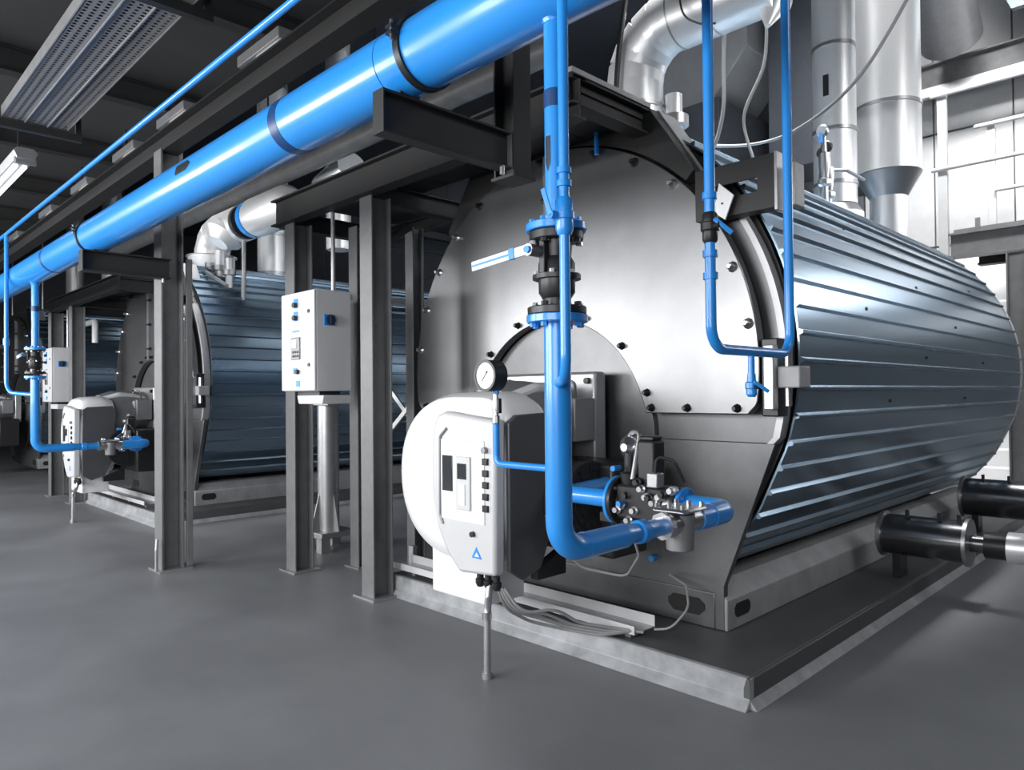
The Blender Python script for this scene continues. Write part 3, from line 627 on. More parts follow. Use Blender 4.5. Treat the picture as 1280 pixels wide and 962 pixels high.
def ball_valve():
    X, Y = -1.62, 1.82
    T = thing('shutoff_valve', (X, Y, 1.865), 'black flanged shut-off valve with blue-white lever on the near drop pipe', 'valve', 'flanged shut-off valves on the drop pipes')
    for z0, z1, r in ((2.115, 2.145, .092), (1.865, 1.892, .100)):
        f = MB().lathe((X, Y, z0), (X, Y, z1), [(0, r-.003), (.003, r), (z1-z0-.003, r), (z1-z0, r-.003)], 32).build('flange', M_iron, T)
        for k in range(8):
            a = 2*PI*k/8+.2; x, y = X+.08*math.cos(a), Y+.08*math.sin(a)
            MB().cyl((x, y, z0-.012 if z0 > 2 else z1), (x, y, z0 if z0 > 2 else z1+.014), .012, 6).build('flange_nut', M_steel if k % 2 else M_iron, f)
    MB().lathe((X, Y, 1.89), (X, Y, 2.12), [(0, .05), (.03, .048), (.05, .062), (.15, .062), (.17, .05), (.23, .055)], 28).build('valve_body', M_iron, T)
    g = MB().lathe((X, Y, 1.985), (X, Y, 2.0), [(0, .082), (.015, .082)], 28).build('body_flange', M_iron, T)
    for k in range(6):
        a = 2*PI*k/6; MB().cyl((X+.07*math.cos(a), Y+.07*math.sin(a), 2.0), (X+.07*math.cos(a), Y+.07*math.sin(a), 2.012), .010, 6).build('nut', M_zinc, g)
    MB().box((X-.012, Y-.075, 2.0), (X+.012, Y-.05, 2.11)).build('rib', M_iron, T, bevel=.003)
    MB().cyl((X-.02, Y-.04, 2.075), (X-.02, Y-.12, 2.075), .02, 14).build('stem', M_steel, T)
    MB().cyl((X-.02, Y-.112, 2.075), (X-.02, Y-.128, 2.075), .014, 6).build('stem_nut', M_blue, T)
    MB().bar((X-.01, Y-.115, 2.078), (X-.30, Y-.115, 2.055), .008, .034).build('lever', M_white, T, bevel=.002)
    MB().bar((X-.085, Y-.116, 2.072), (X-.11, Y-.116, 2.070), .012, .037).build('lever_blue_ring', M_blue, T)
    MB().bar((X-.11, Y-.1195, 2.070), (X-.30, Y-.1195, 2.055), .001, .008).build('lever_stripe', M_blue, T)
    return T
BV = ball_valve()

# pressure gauge on its branch
T = thing('pressure_gauge', (-1.93, 1.82, 1.33), 'round white-faced pressure gauge with black rim on a thin blue branch pipe', 'gauge')
gx, gy, gz = -1.935, 1.80, 1.668
MB().tube([(-1.66, 1.82, 1.345), (-1.925, 1.82, 1.345), (-1.925, 1.82, 1.49)], .0125, .03, 16).build('branch_pipe', M_blue, T)
MB().lathe((-1.925, 1.82, 1.49), (-1.925, 1.82, 1.60), [(0, .011), (.005, .015), (.03, .015), (.032, .010), (.05, .010), (.052, .014), (.08, .014), (.11, .010)], 10).build('gauge_valve', M_steel, T)
MB().box((-1.915, 1.812, 1.53), (-1.902, 1.828, 1.585)).build('valve_lever', M_iron, T, bevel=.002)
MB().lathe((-1.925, 1.82, 1.60), (-1.925, 1.82, 1.63), [(0, .009), (.002, .012), (.02, .012), (.03, .008)], 6).build('gauge_nut', M_blue, T)
c = MB().lathe((gx, gy-.022, gz), (gx, gy+.035, gz), [(0, .049), (0.0, .058), (.057, .058)], 40)
c.build('case', M_black, T, ang=30)
MB().lathe((gx, gy-.027, gz), (gx, gy-.020, gz), [(0, .0485), (0, .058), (.007, .0585)], 40, caps=False).build('bezel', M_black, T)
dl = MB().cyl((gx, gy-.0235, gz), (gx, gy-.021, gz), .0488, 40).build('dial', M_white, T)
MB().bar((gx-.018, gy-.0245, gz-.020), (gx+.013, gy-.0245, gz+.018), .001, .0032).build('needle', M_black, dl)
MB().cyl((gx+.008, gy-.026, gz+.012), (gx+.008, gy-.0236, gz+.012), .004, 12).build('needle_hub', M_black, dl)
tk = MB()
for k in range(11):
    a = math.radians(225-27*k); tk.bar((gx+.040*math.cos(a), gy-.0238, gz+.040*math.sin(a)), (gx+.046*math.cos(a), gy-.0238, gz+.046*math.sin(a)), .0008, .0014)
tk.build('tick_marks', M_mgrey, dl)

# thin sensing pipes beside the drop pipes
def thin_valve(p, par, s=1.0):
    x, y, z = p
    v = MB().lathe((x, y, z-.05*s), (x, y, z+.05*s), [(0, .018*s), (.015*s, .024*s), (.04*s, .024*s), (.042*s, .028*s), (.06*s, .028*s), (.062*s, .024*s), (.09*s, .024*s), (.1*s, .018*s)], 12).build('inline_valve', M_blue, par)
    MB().cyl((x, y, z), (x-.01, y-.045*s, z), .011*s, 10).build('valve_stem', M_blue, v)
    MB().bar((x-.01, y-.045*s, z), (x-.035, y-.05*s, z+.07*s), .006, .014).build('valve_lever', M_blue, v)
T = thing('thin_gas_pipe', (-1.44, 1.655, 1.6), 'thin blue pipe with small valve descending beside the near drop pipe', 'pipe')
MB().tube([(-1.44, 1.655, 3.45), (-1.44, 1.655, 1.65), (-1.60, 1.80, 1.635)], .0165, .075, 16, 10).build('pipe', M_blue, T)
thin_valve((-1.44, 1.655, 2.14), T, 1.15)
for z in (2.27, 2.23): MB().cyl((-1.44, 1.655, z), (-1.44, 1.655, z+.018), .0235, 14).build('coupling', M_blue, T)
T = thing('thin_gas_pipe', (-9.79, 1.655, 1.6), 'thin blue pipe at the left edge dropping to the second drop pipe', 'pipe')
MB().tube([(-9.79, 1.655, 3.45), (-9.79, 1.655, 1.67), (-9.25, 1.80, 1.64)], .022, .16, 14, 8).build('pipe', M_blue, T)
MB().cyl((-9.79, 1.655, 2.2), (-9.79, 1.655, 2.28), .032, 12).build('coupling', M_blue, T)
o = MB().cyl((-21, 1.655, 3.455), (-1.0, 1.655, 3.47), .0185, 16).build('thin_header_pipe', M_blue)
tag(o, 'thin straight blue pipe running along above the thick header to the left edge', 'pipe')

# U-shaped vent pipe at the right
T = thing('u_bend_vent_pipe', (-1.34, 2.66, 1.7), 'blue U-shaped vent pipe hanging in front of the boiler right side', 'pipe')
MB().tube([(-1.34, 2.34, 4.9), (-1.34, 2.34, 1.758), (-1.34, 2.985, 1.758), (-1.34, 2.985, 4.9)], .0195, .085, 18, 12).build('pipe', M_blue, T)
for z in (2.31, 2.10, 2.02): MB().cyl((-1.34, 2.34, z-.012), (-1.34, 2.34, z+.012), .027, 16).build('coupling', M_blue, T)
v = MB().lathe((-1.34, 2.34, 2.14), (-1.34, 2.34, 2.25), [(0, .022), (.01, .028), (.04, .028), (.045, .034), (.07, .034), (.075, .028), (.10, .028), (.11, .022)], 12).build('inline_valve', M_iron, T)
MB().cyl((-1.34, 2.34, 2.195), (-1.28, 2.31, 2.195), .012, 10).build('valve_stem', M_iron, v)
MB().bar((-1.30, 2.30, 2.215), (-1.25, 2.335, 2.16), .012, .016).build('butterfly_handle', M_blue, v, bevel=.003)
MB().cyl((-1.34, 2.64, 1.75), (-1.34, 2.64, 1.66), .013, 14).build('drain_stub', M_blue, T)
v = MB().lathe((-1.34, 2.64, 1.58), (-1.34, 2.64, 1.67), [(0, .013), (.01, .021), (.03, .021), (.035, .025), (.055, .025), (.06, .018), (.09, .016)], 12).build('drain_valve', M_blue, T)
MB().cyl((-1.34, 2.64, 1.62), (-1.30, 2.62, 1.62), .009, 8).build('valve_stem', M_iron, v)
MB().bar((-1.31, 2.60, 1.64), (-1.27, 2.64, 1.60), .010, .014).build('butterfly_handle', M_blue, v, bevel=.003)

# gas train: filter, valve group, flanges
def gas_filter():
    X, Y, Z = -1.62, 2.56, 1.07
    T = thing('gas_filter', (X, Y, .96), 'silver gas filter with bolted lid in the low blue pipe run', 'filter', 'gas filters in the pipe runs')
    MB().lathe((X, Y, .955), (X, Y, 1.11), [(0, .045), (.006, .055), (.15, .062)], 28).build('filter_bowl', M_mgrey, T)
    MB().cyl((X, Y-.12, Z), (X, Y+.12, Z), .047, 24).build('filter_body', M_steel, T)
    l = MB().box((X-.075, Y-.09, 1.115), (X+.075, Y+.09, 1.135)).build('filter_lid', M_steel, T, bevel=.012)
    for a in (-.06, 0, .06):
        for b in (-.072, .072): MB().cyl((X+a, Y+b, 1.135), (X+a, Y+b, 1.152), .010, 6).build('lid_bolt', M_steel, l)
    MB().cyl((X, Y-.13, Z), (X, Y-.105, Z), .056, 8).build('end_nut', M_steel, T)
    return T
GF = gas_filter()
def valve_group():
    T = thing('gas_valve_train', (-2.1, 2.95, .85), 'black and silver gas valve block with regulators feeding the near burner', 'valve', 'gas valve trains beside the burners')
    Y, Z = 2.95, 1.06
    def flange(x0, x1, r, m):
        f = MB().lathe((x0, Y, Z), (x1, Y, Z), [(0, r-.003), (.003, r), (x1-x0-.003, r), (x1-x0, r-.003)], 28).build('flange', m, T)
        for k in range(6):
            a = 2*PI*k/6+.3; MB().cyl((x1, Y+(r-.02)*math.cos(a), Z+(r-.02)*math.sin(a)), (x1+.012, Y+(r-.02)*math.cos(a), Z+(r-.02)*math.sin(a)), .009, 6).build('bolt', M_steel, f)
    flange(-1.845, -1.825, .095, M_blue); flange(-2.235, -2.215, .122, M_blue); flange(-2.212, -2.19, .122, M_iron); flange(-1.87, -1.85, .095, M_iron)
    MB().tube([(-2.235, Y, Z), (-2.56, Y, Z), (-2.66, 3.45, Z)], .045, .06, 24).build('inlet_pipe', M_blue, T)
    MB().box((-2.19, Y-.07, Z-.08), (-1.92, Y+.07, Z+.09)).build('valve_block', M_iron, T, bevel=.015)
    MB().cyl((-2.24, Y, Z), (-1.87, Y, Z), .065, 20).build('valve_throat', M_zinc, T)
    MB().box((-2.07, Y-.055, Z+.09), (-1.97, Y+.045, Z+.31)).build('actuator', M_black, T, bevel=.012)
    MB().box((-2.06, Y-.045, Z+.31), (-1.98, Y+.035, Z+.33)).build('actuator_cap', M_iron, T, bevel=.006)
    MB().lathe((-2.15, Y-.0, Z+.09), (-2.15, Y, Z+.22), [(0, .045), (.05, .05), (.06, .03), (.16, .03)], 20).build('regulator_body', M_iron, T)
    MB().lathe((-2.15, Y+.03, Z+.27), (-2.15, Y-.05, Z+.27), [(0, .055), (.02, .062), (.04, .055), (.06, .03), (.08, .02)], 24).build('regulator_dome', M_steel, T)
    MB().tube([(-2.15, Y, Z+.25), (-2.15, Y, Z+.345), (-2.085, Y, Z+.35), (-2.085, Y-.07, Z+.12)], .012, .04, 10).build('impulse_line', M_steel, T)
    rnd = random.Random(3)
    for k in range(14):
        x = -2.17+.024*k; z = Z-.08+rnd.random()*.19; yy = Y-.07-rnd.random()*.02
        MB().lathe((x, yy+.03, z), (x, yy-.025, z), [(0, .022), (.03, .022), (.035, .014), (.055, .014)], 8).build('fitting', (M_steel, M_zinc, M_iron)[k % 3], T)
    for dx, dz in ((-2.17, .17), (-2.14, -.0)): MB().cyl((dx, Y-.06, Z+dz), (dx, Y-.115, Z+dz), .014, 12).build('blue_cap', M_blue, T)
    MB().box((-2.30, Y-.06, Z-.11), (-2.2, Y+.0, Z-.06)).build('switch_box', M_iron, T, bevel=.006)
    MB().box((-1.99, Y-.09, Z+.09), (-1.93, Y-.03, Z+.16)).build('switch_box', M_zinc, T, bevel=.006)
    MB().tube([(-1.96, Y-.06, Z+.16), (-1.95, Y-.06, Z+.24), (-1.86, Y-.05, Z+.22), (-1.84, Y, Z+.12)], .008, .03, 8).build('impulse_line', M_iron, T)
    return T
VT = valve_group()
for (x, y, z, lab) in ((-2.44, 3.2, 1.25, 'small blue cap on the boiler plate above the valve flange'), (-2.72, 3.95, .52, 'small blue cap low on the boiler skirt under the pipe bend')):
    o = MB().cyl((x, y, z), (x, y+.04, z), .02, 14).build('blue_plug', M_blue)
    if y < 3.5: o.location = Vector((-2.66, 3.915, 1.16)); 
    tag(o, lab, 'cap')

# ================================================================== STEEL FRAME
T = thing('portal_column', (-7.06, 2.46, 0), 'tall grey H-section column standing in the corridor left of centre', 'column')
MB().ibeam((-7.06, 2.46, .012), (-7.06, 2.46, 3.9), .19, .2, .018, up=(0, 1, 0)).build('shaft', M_col, T, bevel=.003)
MB().box((-7.2, 2.32, 0), (-6.9, 2.62, .014)).build('base_plate', M_zinc, T)
MB().box((-6.99, 2.585, 0.014), (-6.96, 2.64, 2.9)).build('pipe_chase', M_col, T, bevel=.004)
MB().tube([(-6.97, 2.32, .30), (-6.93, 2.30, .22), (-6.93, 2.30, .02)], .014, .03, 10).build('drain_conduit', M_zinc, T)
def bracket(x, y0, y1, label, w=.12):
    T = thing('pipe_bracket', (x, y0, 2.66), label, 'bracket', 'dark steel brackets under the blue header')
    MB().ibeam((x, y0, 2.765), (x, y1, 2.765), w, .18, .012).build('beam', M_beam, T, bevel=.002)
    MB().box((x-w/2, y0-.006, 2.675), (x+w/2, y0, 2.855)).build('end_plate', M_beam, T)
    MB().box((x-w/2, HY-.05, 2.855), (x+w/2, HY+.05, 2.865)).build('pipe_shoe', M_beam, T)
    MB().cyl((x+.03, y1-.06, 2.64), (x+.03, y1-.06, 2.68), .012, 8).build('bolt', M_steel, T)
bracket(-2.47, 1.69, 2.42, 'dark steel bracket carrying the blue header in front of the near boiler', .075)
bracket(-6.88, 1.69, 2.40, 'dark steel bracket carrying the blue header on the corridor column')
T = thing('hanging_post', (-2.5, 2.48, 2.65), 'dark steel post hanging from the ceiling beam beside the near drop pipe', 'post')
MB().ibeam((-2.5, 2.49, 2.66), (-2.5, 2.49, 3.9), .12, .14, .012, up=(1, 0, 0)).build('shaft', M_beam, T, bevel=.002)
MB().box((-2.58, 2.42, 2.645), (-2.42, 2.57, 2.66)).build('end_plate', M_beam, T)

def column(x, y, top, w, name, label, base=.0, z0=0.0):
    T = thing(name, (x, y, z0), label, 'column')
    MB().ibeam((x, y, z0+.012), (x, y, top), w, w*1.1, .014, up=(0, 1, 0)).build('shaft', M_col, T, bevel=.003)
    MB().box((x-w*.85, y-w*.8, z0), (x+w*.85, y+w*.8, z0+.014)).build('base_plate', M_zinc, T)
    return T
column(-4.86, 3.28, 3.18, .17, 'platform_column', 'grey steel platform column standing just left of the near burner')
column(-6.11, 3.28, 3.18, .17, 'platform_column', 'grey steel platform column carrying the control cabinet')
column(-5.5, 4.15, 3.18, .12, 'platform_column', 'slim dark platform column standing behind the burner-side column')
column(-5.82, 3.75, 3.18, .14, 'platform_column', 'dark platform column directly behind the control cabinet')
column(-4.96+PX, 3.02, 3.0, .17, 'platform_column', 'distant platform column left of the second burner')
column(-6.14+PX, 3.0, 3.0, .17, 'platform_column', 'distant platform column carrying the second control cabinet')

# platform: beams and deck planks
T = thing('maintenance_platform', (-4.5, 4.2, 3.16), 'dark steel maintenance platform above the boiler front', 'platform')
MB().ibeam((-6.34, 3.18, 3.30), (-2.64, 3.18, 3.30), .12, .24, .014).build('edge_beam', M_beam, T)
MB().ibeam((-2.70, 3.12, 3.34), (-2.70, 3.87, 3.34), .12, .16, .012).build('side_beam', M_beam, T)
MB().box((-2.76, 3.10, 3.425), (-2.63, 3.875, 3.455)).build('grey_edge_strip', M_zinc, T)
for x in (-6.28, -4.96): MB().ibeam((x, 3.2, 3.25), (x, 5.7, 3.25), .11, .16, .012).build('cross_beam', M_beam, T)
MB().ibeam((-6.28, 5.7, 3.25), (-4.9, 5.7, 3.25), .11, .16, .012).build('edge_beam', M_beam, T)
MB().ibeam((-6.2, 4.3, 3.25), (-4.9, 4.3, 3.25), .09, .12, .012).build('cross_beam', M_beam, T)
for k in range(7):
    x0 = -6.1+k*.49
    MB().box((x0, 3.24, 3.36), (x0+.48, 3.86 if x0 > -5.2 else 5.6, 3.40)).build('deck_plank', M_beam, T)
MB().bar((-5.0, 3.3, 2.75), (-5.5, 4.1, 3.2), .06, .06).build('knee_brace', M_beam, T)
# second platform further left
T = thing('maintenance_platform', (-12, 4.0, 3.0), 'distant dark maintenance platform above the second boiler front', 'platform')
MB().ibeam((-13.9, 2.95, 3.1), (-10.2, 2.95, 3.1), .12, .2, .014).build('edge_beam', M_beam, T)
for x in (-13.8, -12.5, -10.25): MB().ibeam((x, 2.95, 3.08), (x, 4.2, 3.08), .11, .16, .012).build('cross_beam', M_beam, T)
for k in range(7): MB().box((-13.7+k*.49, 3.0, 3.18), (-13.7+k*.49+.48, 3.65, 3.22)).build('deck_plank', M_beam, T)

# diagonal braces and pedestal behind the columns
T = thing('jacketed_pedestal', (-6.95, 4.0, .15), 'light round pedestal with gusset plates behind the cabinet column', 'pedestal')
px_, py_ = -6.75, 3.95
MB().cyl((px_, py_, .20), (px_, py_, 1.50), .11, 24).build('shaft', M_zinc, T)
MB().box((px_-.2, py_-.2, .14), (px_+.2, py_+.2, .20)).build('base_plate', M_zinc, T, bevel=.006)
for a, b in ((1, 0), (-1, 0), (0, -1)):
    q = MB()
    n_ = Vector((b, a, 0))*.006
    P0 = Vector((px_+a*.1, py_+b*.1, .2)); P1 = Vector((px_+a*.21, py_+b*.21, .2)); P2 = Vector((px_+a*.1, py_+b*.1, .62))
    q.add([P0-n_, P1-n_, P2-n_, P0+n_, P1+n_, P2+n_], [(0, 1, 2), (5, 4, 3), (0, 3, 4, 1), (1, 4, 5, 2), (2, 5, 3, 0)]); q.build('gusset', M_zinc, T, smooth=False)
MB().box((px_-.2, py_-.2, 0), (px_-.1, py_-.1, .14)).box((px_+.1, py_-.2, 0), (px_+.2, py_-.1, .14)).box((px_-.2, py_+.1, 0), (px_-.1, py_+.2, .14)).build('feet', M_zinc, T)
MB().box((px_-.25, py_-.15, 1.50), (px_+.25, py_+.15, 1.56)).build('top_plate', M_zinc, T, bevel=.005)
T = thing('cross_brace', (-5.8, 4.4, .3), 'thin grey diagonal crossed braces behind the near platform columns', 'brace')
for (a, b) in (((-6.5, 4.3, .95), (-5.2, 4.35, 2.0)), ((-6.5, 4.36, 1.9), (-5.2, 4.41, .75))): MB().bar(a, b, .02, .045).build('brace_bar', M_zinc, T)
for x in (-6.5, -5.2): MB().box((x-.03, 4.25, 0), (x+.03, 4.31, 2.1)).build('brace_post', M_col, T)
T = thing('cable_ladder', (-5.4, 4.6, 2.28), 'light horizontal cable ladder running behind the cabinet and columns', 'cable tray')
MB().bar((-6.05, 3.62, 2.52), (-5.62, 6.2, 2.52), .02, .05).bar((-5.85, 3.62, 2.52), (-5.42, 6.2, 2.52), .02, .05).build('side_rails', M_zinc, T)
for k in range(10):
    t = k/9; a = Vector((-6.05, 3.62, 2.52)).lerp((-5.62, 6.2, 2.52), t); b = Vector((-5.85, 3.62, 2.52)).lerp((-5.42, 6.2, 2.52), t)
    MB().bar(a, b, .02, .02).build('rung', M_zinc, T)

# ================================================================== CONTROL CABINET
def cabinet():
    x0, x1, y0, y1, z0, z1 = -5.95, -5.60, 3.02, 3.37, 1.64, 2.49
    C = thing('control_cabinet', ((x0+x1)/2, y0, z0), 'light grey electrical control cabinet mounted high on a column near the centre', 'cabinet', 'electrical control cabinets')
    x0, x1 = -5.94, -5.37
    MB().box((x0, y0+.02, z0), (x1, y1, z1)).build('body', M_lgrey, C, bevel=.006)
    d = MB().box((x0, y0, z0+.006), (x1, y0+.018, z1-.006)).build('door', M_lgrey, C, bevel=.004)
    xc = x0+.26; yy = y0
    for z in (z1-.10, z1-.21):
        MB().box((xc-.035, yy-.004, z-.04), (xc+.035, yy, z+.04)).build('blue_label', M_blue, d)
        MB().cyl((xc+.01, yy-.035, z-.015), (xc+.01, yy-.004, z-.015), .022, 14).build('push_button', M_black, d)
    MB().box((xc-.06, yy-.003, z1-.345), (xc+.06, yy, z1-.33)).build('blue_label', M_blue, d)
    k = MB().box((xc-.075, yy-.012, z0+.27), (xc+.075, yy, z0+.46)).build('display_unit', M_mgrey, d, bevel=.006)
    MB().box((xc-.045, yy-.016, z0+.37), (xc+.03, yy-.012, z0+.44)).build('display_screen', M_white, k)
    for i in range(3):
        for j in range(2): MB().box((xc-.04+i*.04, yy-.016, z0+.29+j*.035), (xc-.015+i*.04, yy-.012, z0+.31+j*.035)).build('key', M_black, k)
    MB().box((xc-.05, yy-.004, z0+.15), (xc+.02, yy, z0+.20)).build('blue_label', M_blue, d)
    MB().cyl((xc+.04, yy-.03, z0+.165), (xc+.04, yy, z0+.165), .02, 14).build('push_button', M_black, d)
    MB().box((xc+.0, yy-.004, z0+.04), (xc+.06, yy, z0+.09)).build('blue_label', M_blue, d)
    for z in (z0+.22, z1-.18): MB().cyl((x1-.09, yy-.008, z), (x1-.09, yy, z), .016, 12).build('door_lock', M_black, d)
    # rotary switch on the right side
    s = MB().box((x1, y0+.09, z0+.55), (x1+.008, y0+.19, z0+.64)).build('switch_plate', M_blue, C)
    MB().cyl((x1+.008, y0+.14, z0+.595), (x1+.03, y0+.14, z0+.595), .045, 20).build('rotary_ring', M_navy, s)
    MB().box((x1+.03, y0+.13, z0+.56), (x1+.045, y0+.15, z0+.63)).build('rotary_grip', M_black, s, bevel=.003)
    MB().prism([(x0+.15, z0-.11), (x1-.02, z0-.11), (x1+.0, z0-.035), (x0+.12, z0-.035)], 'Y', y0+.08, y1).build('lower_cable_duct', M_lgrey, C, bevel=.006)
    MB().box((x0+.1, y0+.1, z0-.035), (x1-.1, y1-.05, z0)).build('gland_plate', M_iron, C)
    MB().cyl((x1-.12, y0+.25, z1), (x1-.12, y0+.25, z1+.72), .018, 10).build('riser_conduit', M_zinc, C)
    MB().box((x0-.2, y1, z0+.2), (x1, y1+.03, z0+.26)).build('mounting_rail', M_zinc, C)
    return C
CB = cabinet()

# ================================================================== GANTRY AND RIGHT BACKGROUND
T = thing('access_gantry', (-2.6, 12.0, 3.4), 'grey steel access gantry with handrails along the far right wall', 'gantry')
MB().ibeam((-2.95, 12.0, 3.70), (3.5, 12.0, 3.70), .2, .36, .03).build('edge_beam', M_col, T)
MB().ibeam((-2.75, 12.7, 3.62), (3.5, 12.7, 3.62), .2, .28, .03).build('edge_beam', M_beam, T)
MB().box((-2.9, 11.95, 3.88), (3.5, 13.2, 3.93)).build('deck', M_col, T)
for x in (-3.02, -1.9): MB().box((x-.06, 11.9, 3.4), (x+.06, 11.98, 5.95)).build('main_post', M_wall, T, bevel=.005)
for x in (-2.55, -1.2): MB().box((x-.05, 12.6, 3.93), (x+.05, 12.66, 5.6)).build('rail_post', M_wall, T, bevel=.005)
for z, yy, x0 in ((5.92, 11.86, -3.15), (4.83, 11.86, -3.15), (5.55, 12.55, -2.75), (4.55, 12.55, -2.5)):
    MB().cyl((x0, yy, z), (3.5, yy, z), .032, 12).build('handrail', M_wall, T)
MB().box((-2.62, 11.9, 3.88), (-2.56, 11.93, 4.05)).build('toe_clip', M_col, T)
T = thing('rear_column', (-2.1, 11.9, 0), 'grey steel column under the gantry at the right edge of the picture', 'column')
MB().ibeam((-2.13, 11.95, .014), (-2.13, 11.95, 3.5), .22, .24, .02, up=(1, 0, 0)).build('shaft', M_col, T)
MB().box((-2.3, 11.8, 0), (-1.96, 12.1, .014)).build('base_plate', M_zinc, T)
# upper wall beam, roof plane, big round duct
o = MB().ibeam((-4.1, 13.4, 6.75), (3.5, 13.4, 6.75), .25, .5, .03).build('crane_beam', M_col); tag(o, 'heavy grey steel beam high on the back wall above the gantry', 'beam')
o = MB().box((-4.1, 13.0, 6.35), (3.5, 13.1, 6.5)).build('wall_rail', M_zinc); tag(o, 'light horizontal rail along the back wall under the heavy beam', 'rail')
T = thing('large_round_duct', (-3.2, 12.2, 6.8), 'large grey round ventilation duct at the upper right corner', 'duct')
MB().tube([(-2.9, 10.2, 8.9), (-2.95, 11.2, 7.75), (-3.05, 12.6, 7.0)], .42, .3, 32, 8).build('duct', M_mgrey, T)
MB().lathe((-2.93, 10.95, 8.03), (-2.93, 11.15, 7.80), [(0, .425), (.01, .44), (.05, .44), (.06, .425)], 32, caps=False).build('seam_band', M_alu_d, T)
o = MB().prism([(-2.2, 7.0), (-2.95, 8.9), (2.0, 8.9), (2.0, 7.0)], 'Y', 12.2, 12.3).build('roof_light_panel', mat('blue_grey_panel', (0.12, 0.15, 0.18), .5)); tag(o, 'blue-grey sloping panel at the upper right corner', 'panel')
# boxes / panels seen between the two vent pipes
T = thing('ventilation_box', (-9, 11.5, 4.9), 'dark blue-grey ventilation box against the back wall between the blue vent pipes', 'box')
MB().box((-9.3, 11.9, 4.3), (-6.6, 13.9, 7.0)).build('housing', M_walld, T, bevel=.02)
MB().prism([(-6.0, 5.6), (-5.1, 5.6), (-5.1, 8.9), (-6.0, 8.9)], 'Y', 12.6, 13.9).build('side_duct', M_walld, T, bevel=.02)
MB().prism([(-9.0, 7.0), (-7.0, 7.0), (-6.2, 7.9), (-6.2, 8.9), (-9.0, 8.9)], 'Y', 12.2, 13.9).build('hood', M_wall, T, bevel=.02)
# horizontal wall girts behind
for k, z in enumerate((4.15, 5.35)):
    o = MB().box((-16, 13.7, z), (-4.2, 13.92, z+.28)).build('wall_girt', M_col); tag(o, ('lower', 'upper')[k]+' horizontal grey girt along the dark back wall', 'beam')
# overhead pipe behind the header (light grey)
o = thing('overhead_pipe', (-10, 4.4, 4.33), 'grey insulated overhead pipe seen just behind the thick blue header', 'pipe')
MB().cyl((-16, 4.4, 4.45), (-3.9, 4.4, 4.45), .12, 28).build('pipe', M_col, o)
for x in (-15, -12, -9, -6.5): MB().cyl((x, 4.4, 4.5), (x, 4.4, 9.0), .012, 8).build('hanger_rod', M_beam, o)
o = thing('white_pipe', (-20, 4.2, 3.0), 'thin white horizontal pipe far off at the left edge behind the drop pipe', 'pipe')
MB().cyl((-26, 4.2, 3.13), (-16.2, 4.2, 3.13), .06, 14).build('pipe', M_white, o)
MB().tube([(-16.3, 4.2, 3.13), (-16.1, 4.2, 3.13), (-16.1, 4.2, 2.7)], .06, .08, 14).build('elbow', M_white, o)
for x in (-24, -20.5, -17.5): MB().cyl((x, 4.2, 3.13), (x, 4.2, 9.0), .02, 8).build('hanger_rod', M_zinc, o)
for x, lab in ((-22.6, 'bright far flue at the very left edge'), (-19.3, 'second bright far flue from the left edge')):
    q = MB().cyl((x, 5.4, 3.2), (x, 5.4, 9.0), .22, 20).build('far_flue', M_alu); tag(q, lab+' behind the thin blue pipe', 'flue')

# hanging electrical cables
def cable(name, pts, r, label, m=M_cable):
    # smooth through the points
    P = [Vector(p) for p in pts]; out = []
    for i in range(len(P)-1):
        p0 = P[max(i-1, 0)]; p1 = P[i]; p2 = P[i+1]; p3 = P[min(i+2, len(P)-1)]
        for k in range(8):
            t = k/8; out.append(.5*((2*p1)+(p2-p0)*t+(2*p0-5*p1+4*p2-p3)*t*t+(3*p1-p0-3*p2+p3)*t**3))
    out.append(P[-1]); o = MB().tube(out, r, 0, 8).build(name, m); tag(o, label, 'cable'); return o
cable('hanging_cable', [(-1.30, 5.5, 4.9), (-1.60, 5.5, 4.33), (-1.95, 5.5, 3.87), (-2.37, 5.5, 3.64), (-2.75, 5.5, 3.61), (-3.2, 5.45, 3.70)], .013, 'long grey cable sagging in a curve across the flues')
cable('looped_cable', [(-2.90, 5.35, 4.9), (-2.92, 5.35, 4.3), (-2.93, 5.35, 3.9), (-3.02, 5.35, 3.62), (-3.15, 5.35, 3.55)], .016, 'grey looped cable hanging behind the left leg of the U pipe')
cable('looped_cable', [(-2.55, 5.35, 4.5), (-2.58, 5.35, 4.15), (-2.75, 5.35, 3.8), (-2.68, 5.35, 3.45)], .013, 'grey looped cable hanging between the legs of the U pipe')
cable('black_cable', [(-3.42, 4.75, 4.95), (-3.50, 4.72, 4.4), (-3.55, 4.72, 3.9)], .022, 'black cable running down in front of the aluminium elbow', M_black)
cable('duct_wire', [(-2.95, 4.74, 4.95), (-2.92, 4.72, 4.5), (-2.80, 4.74, 4.35), (-2.66, 4.76, 4.30)], .008, 'thin black wire draped over the horizontal aluminium duct', M_black)

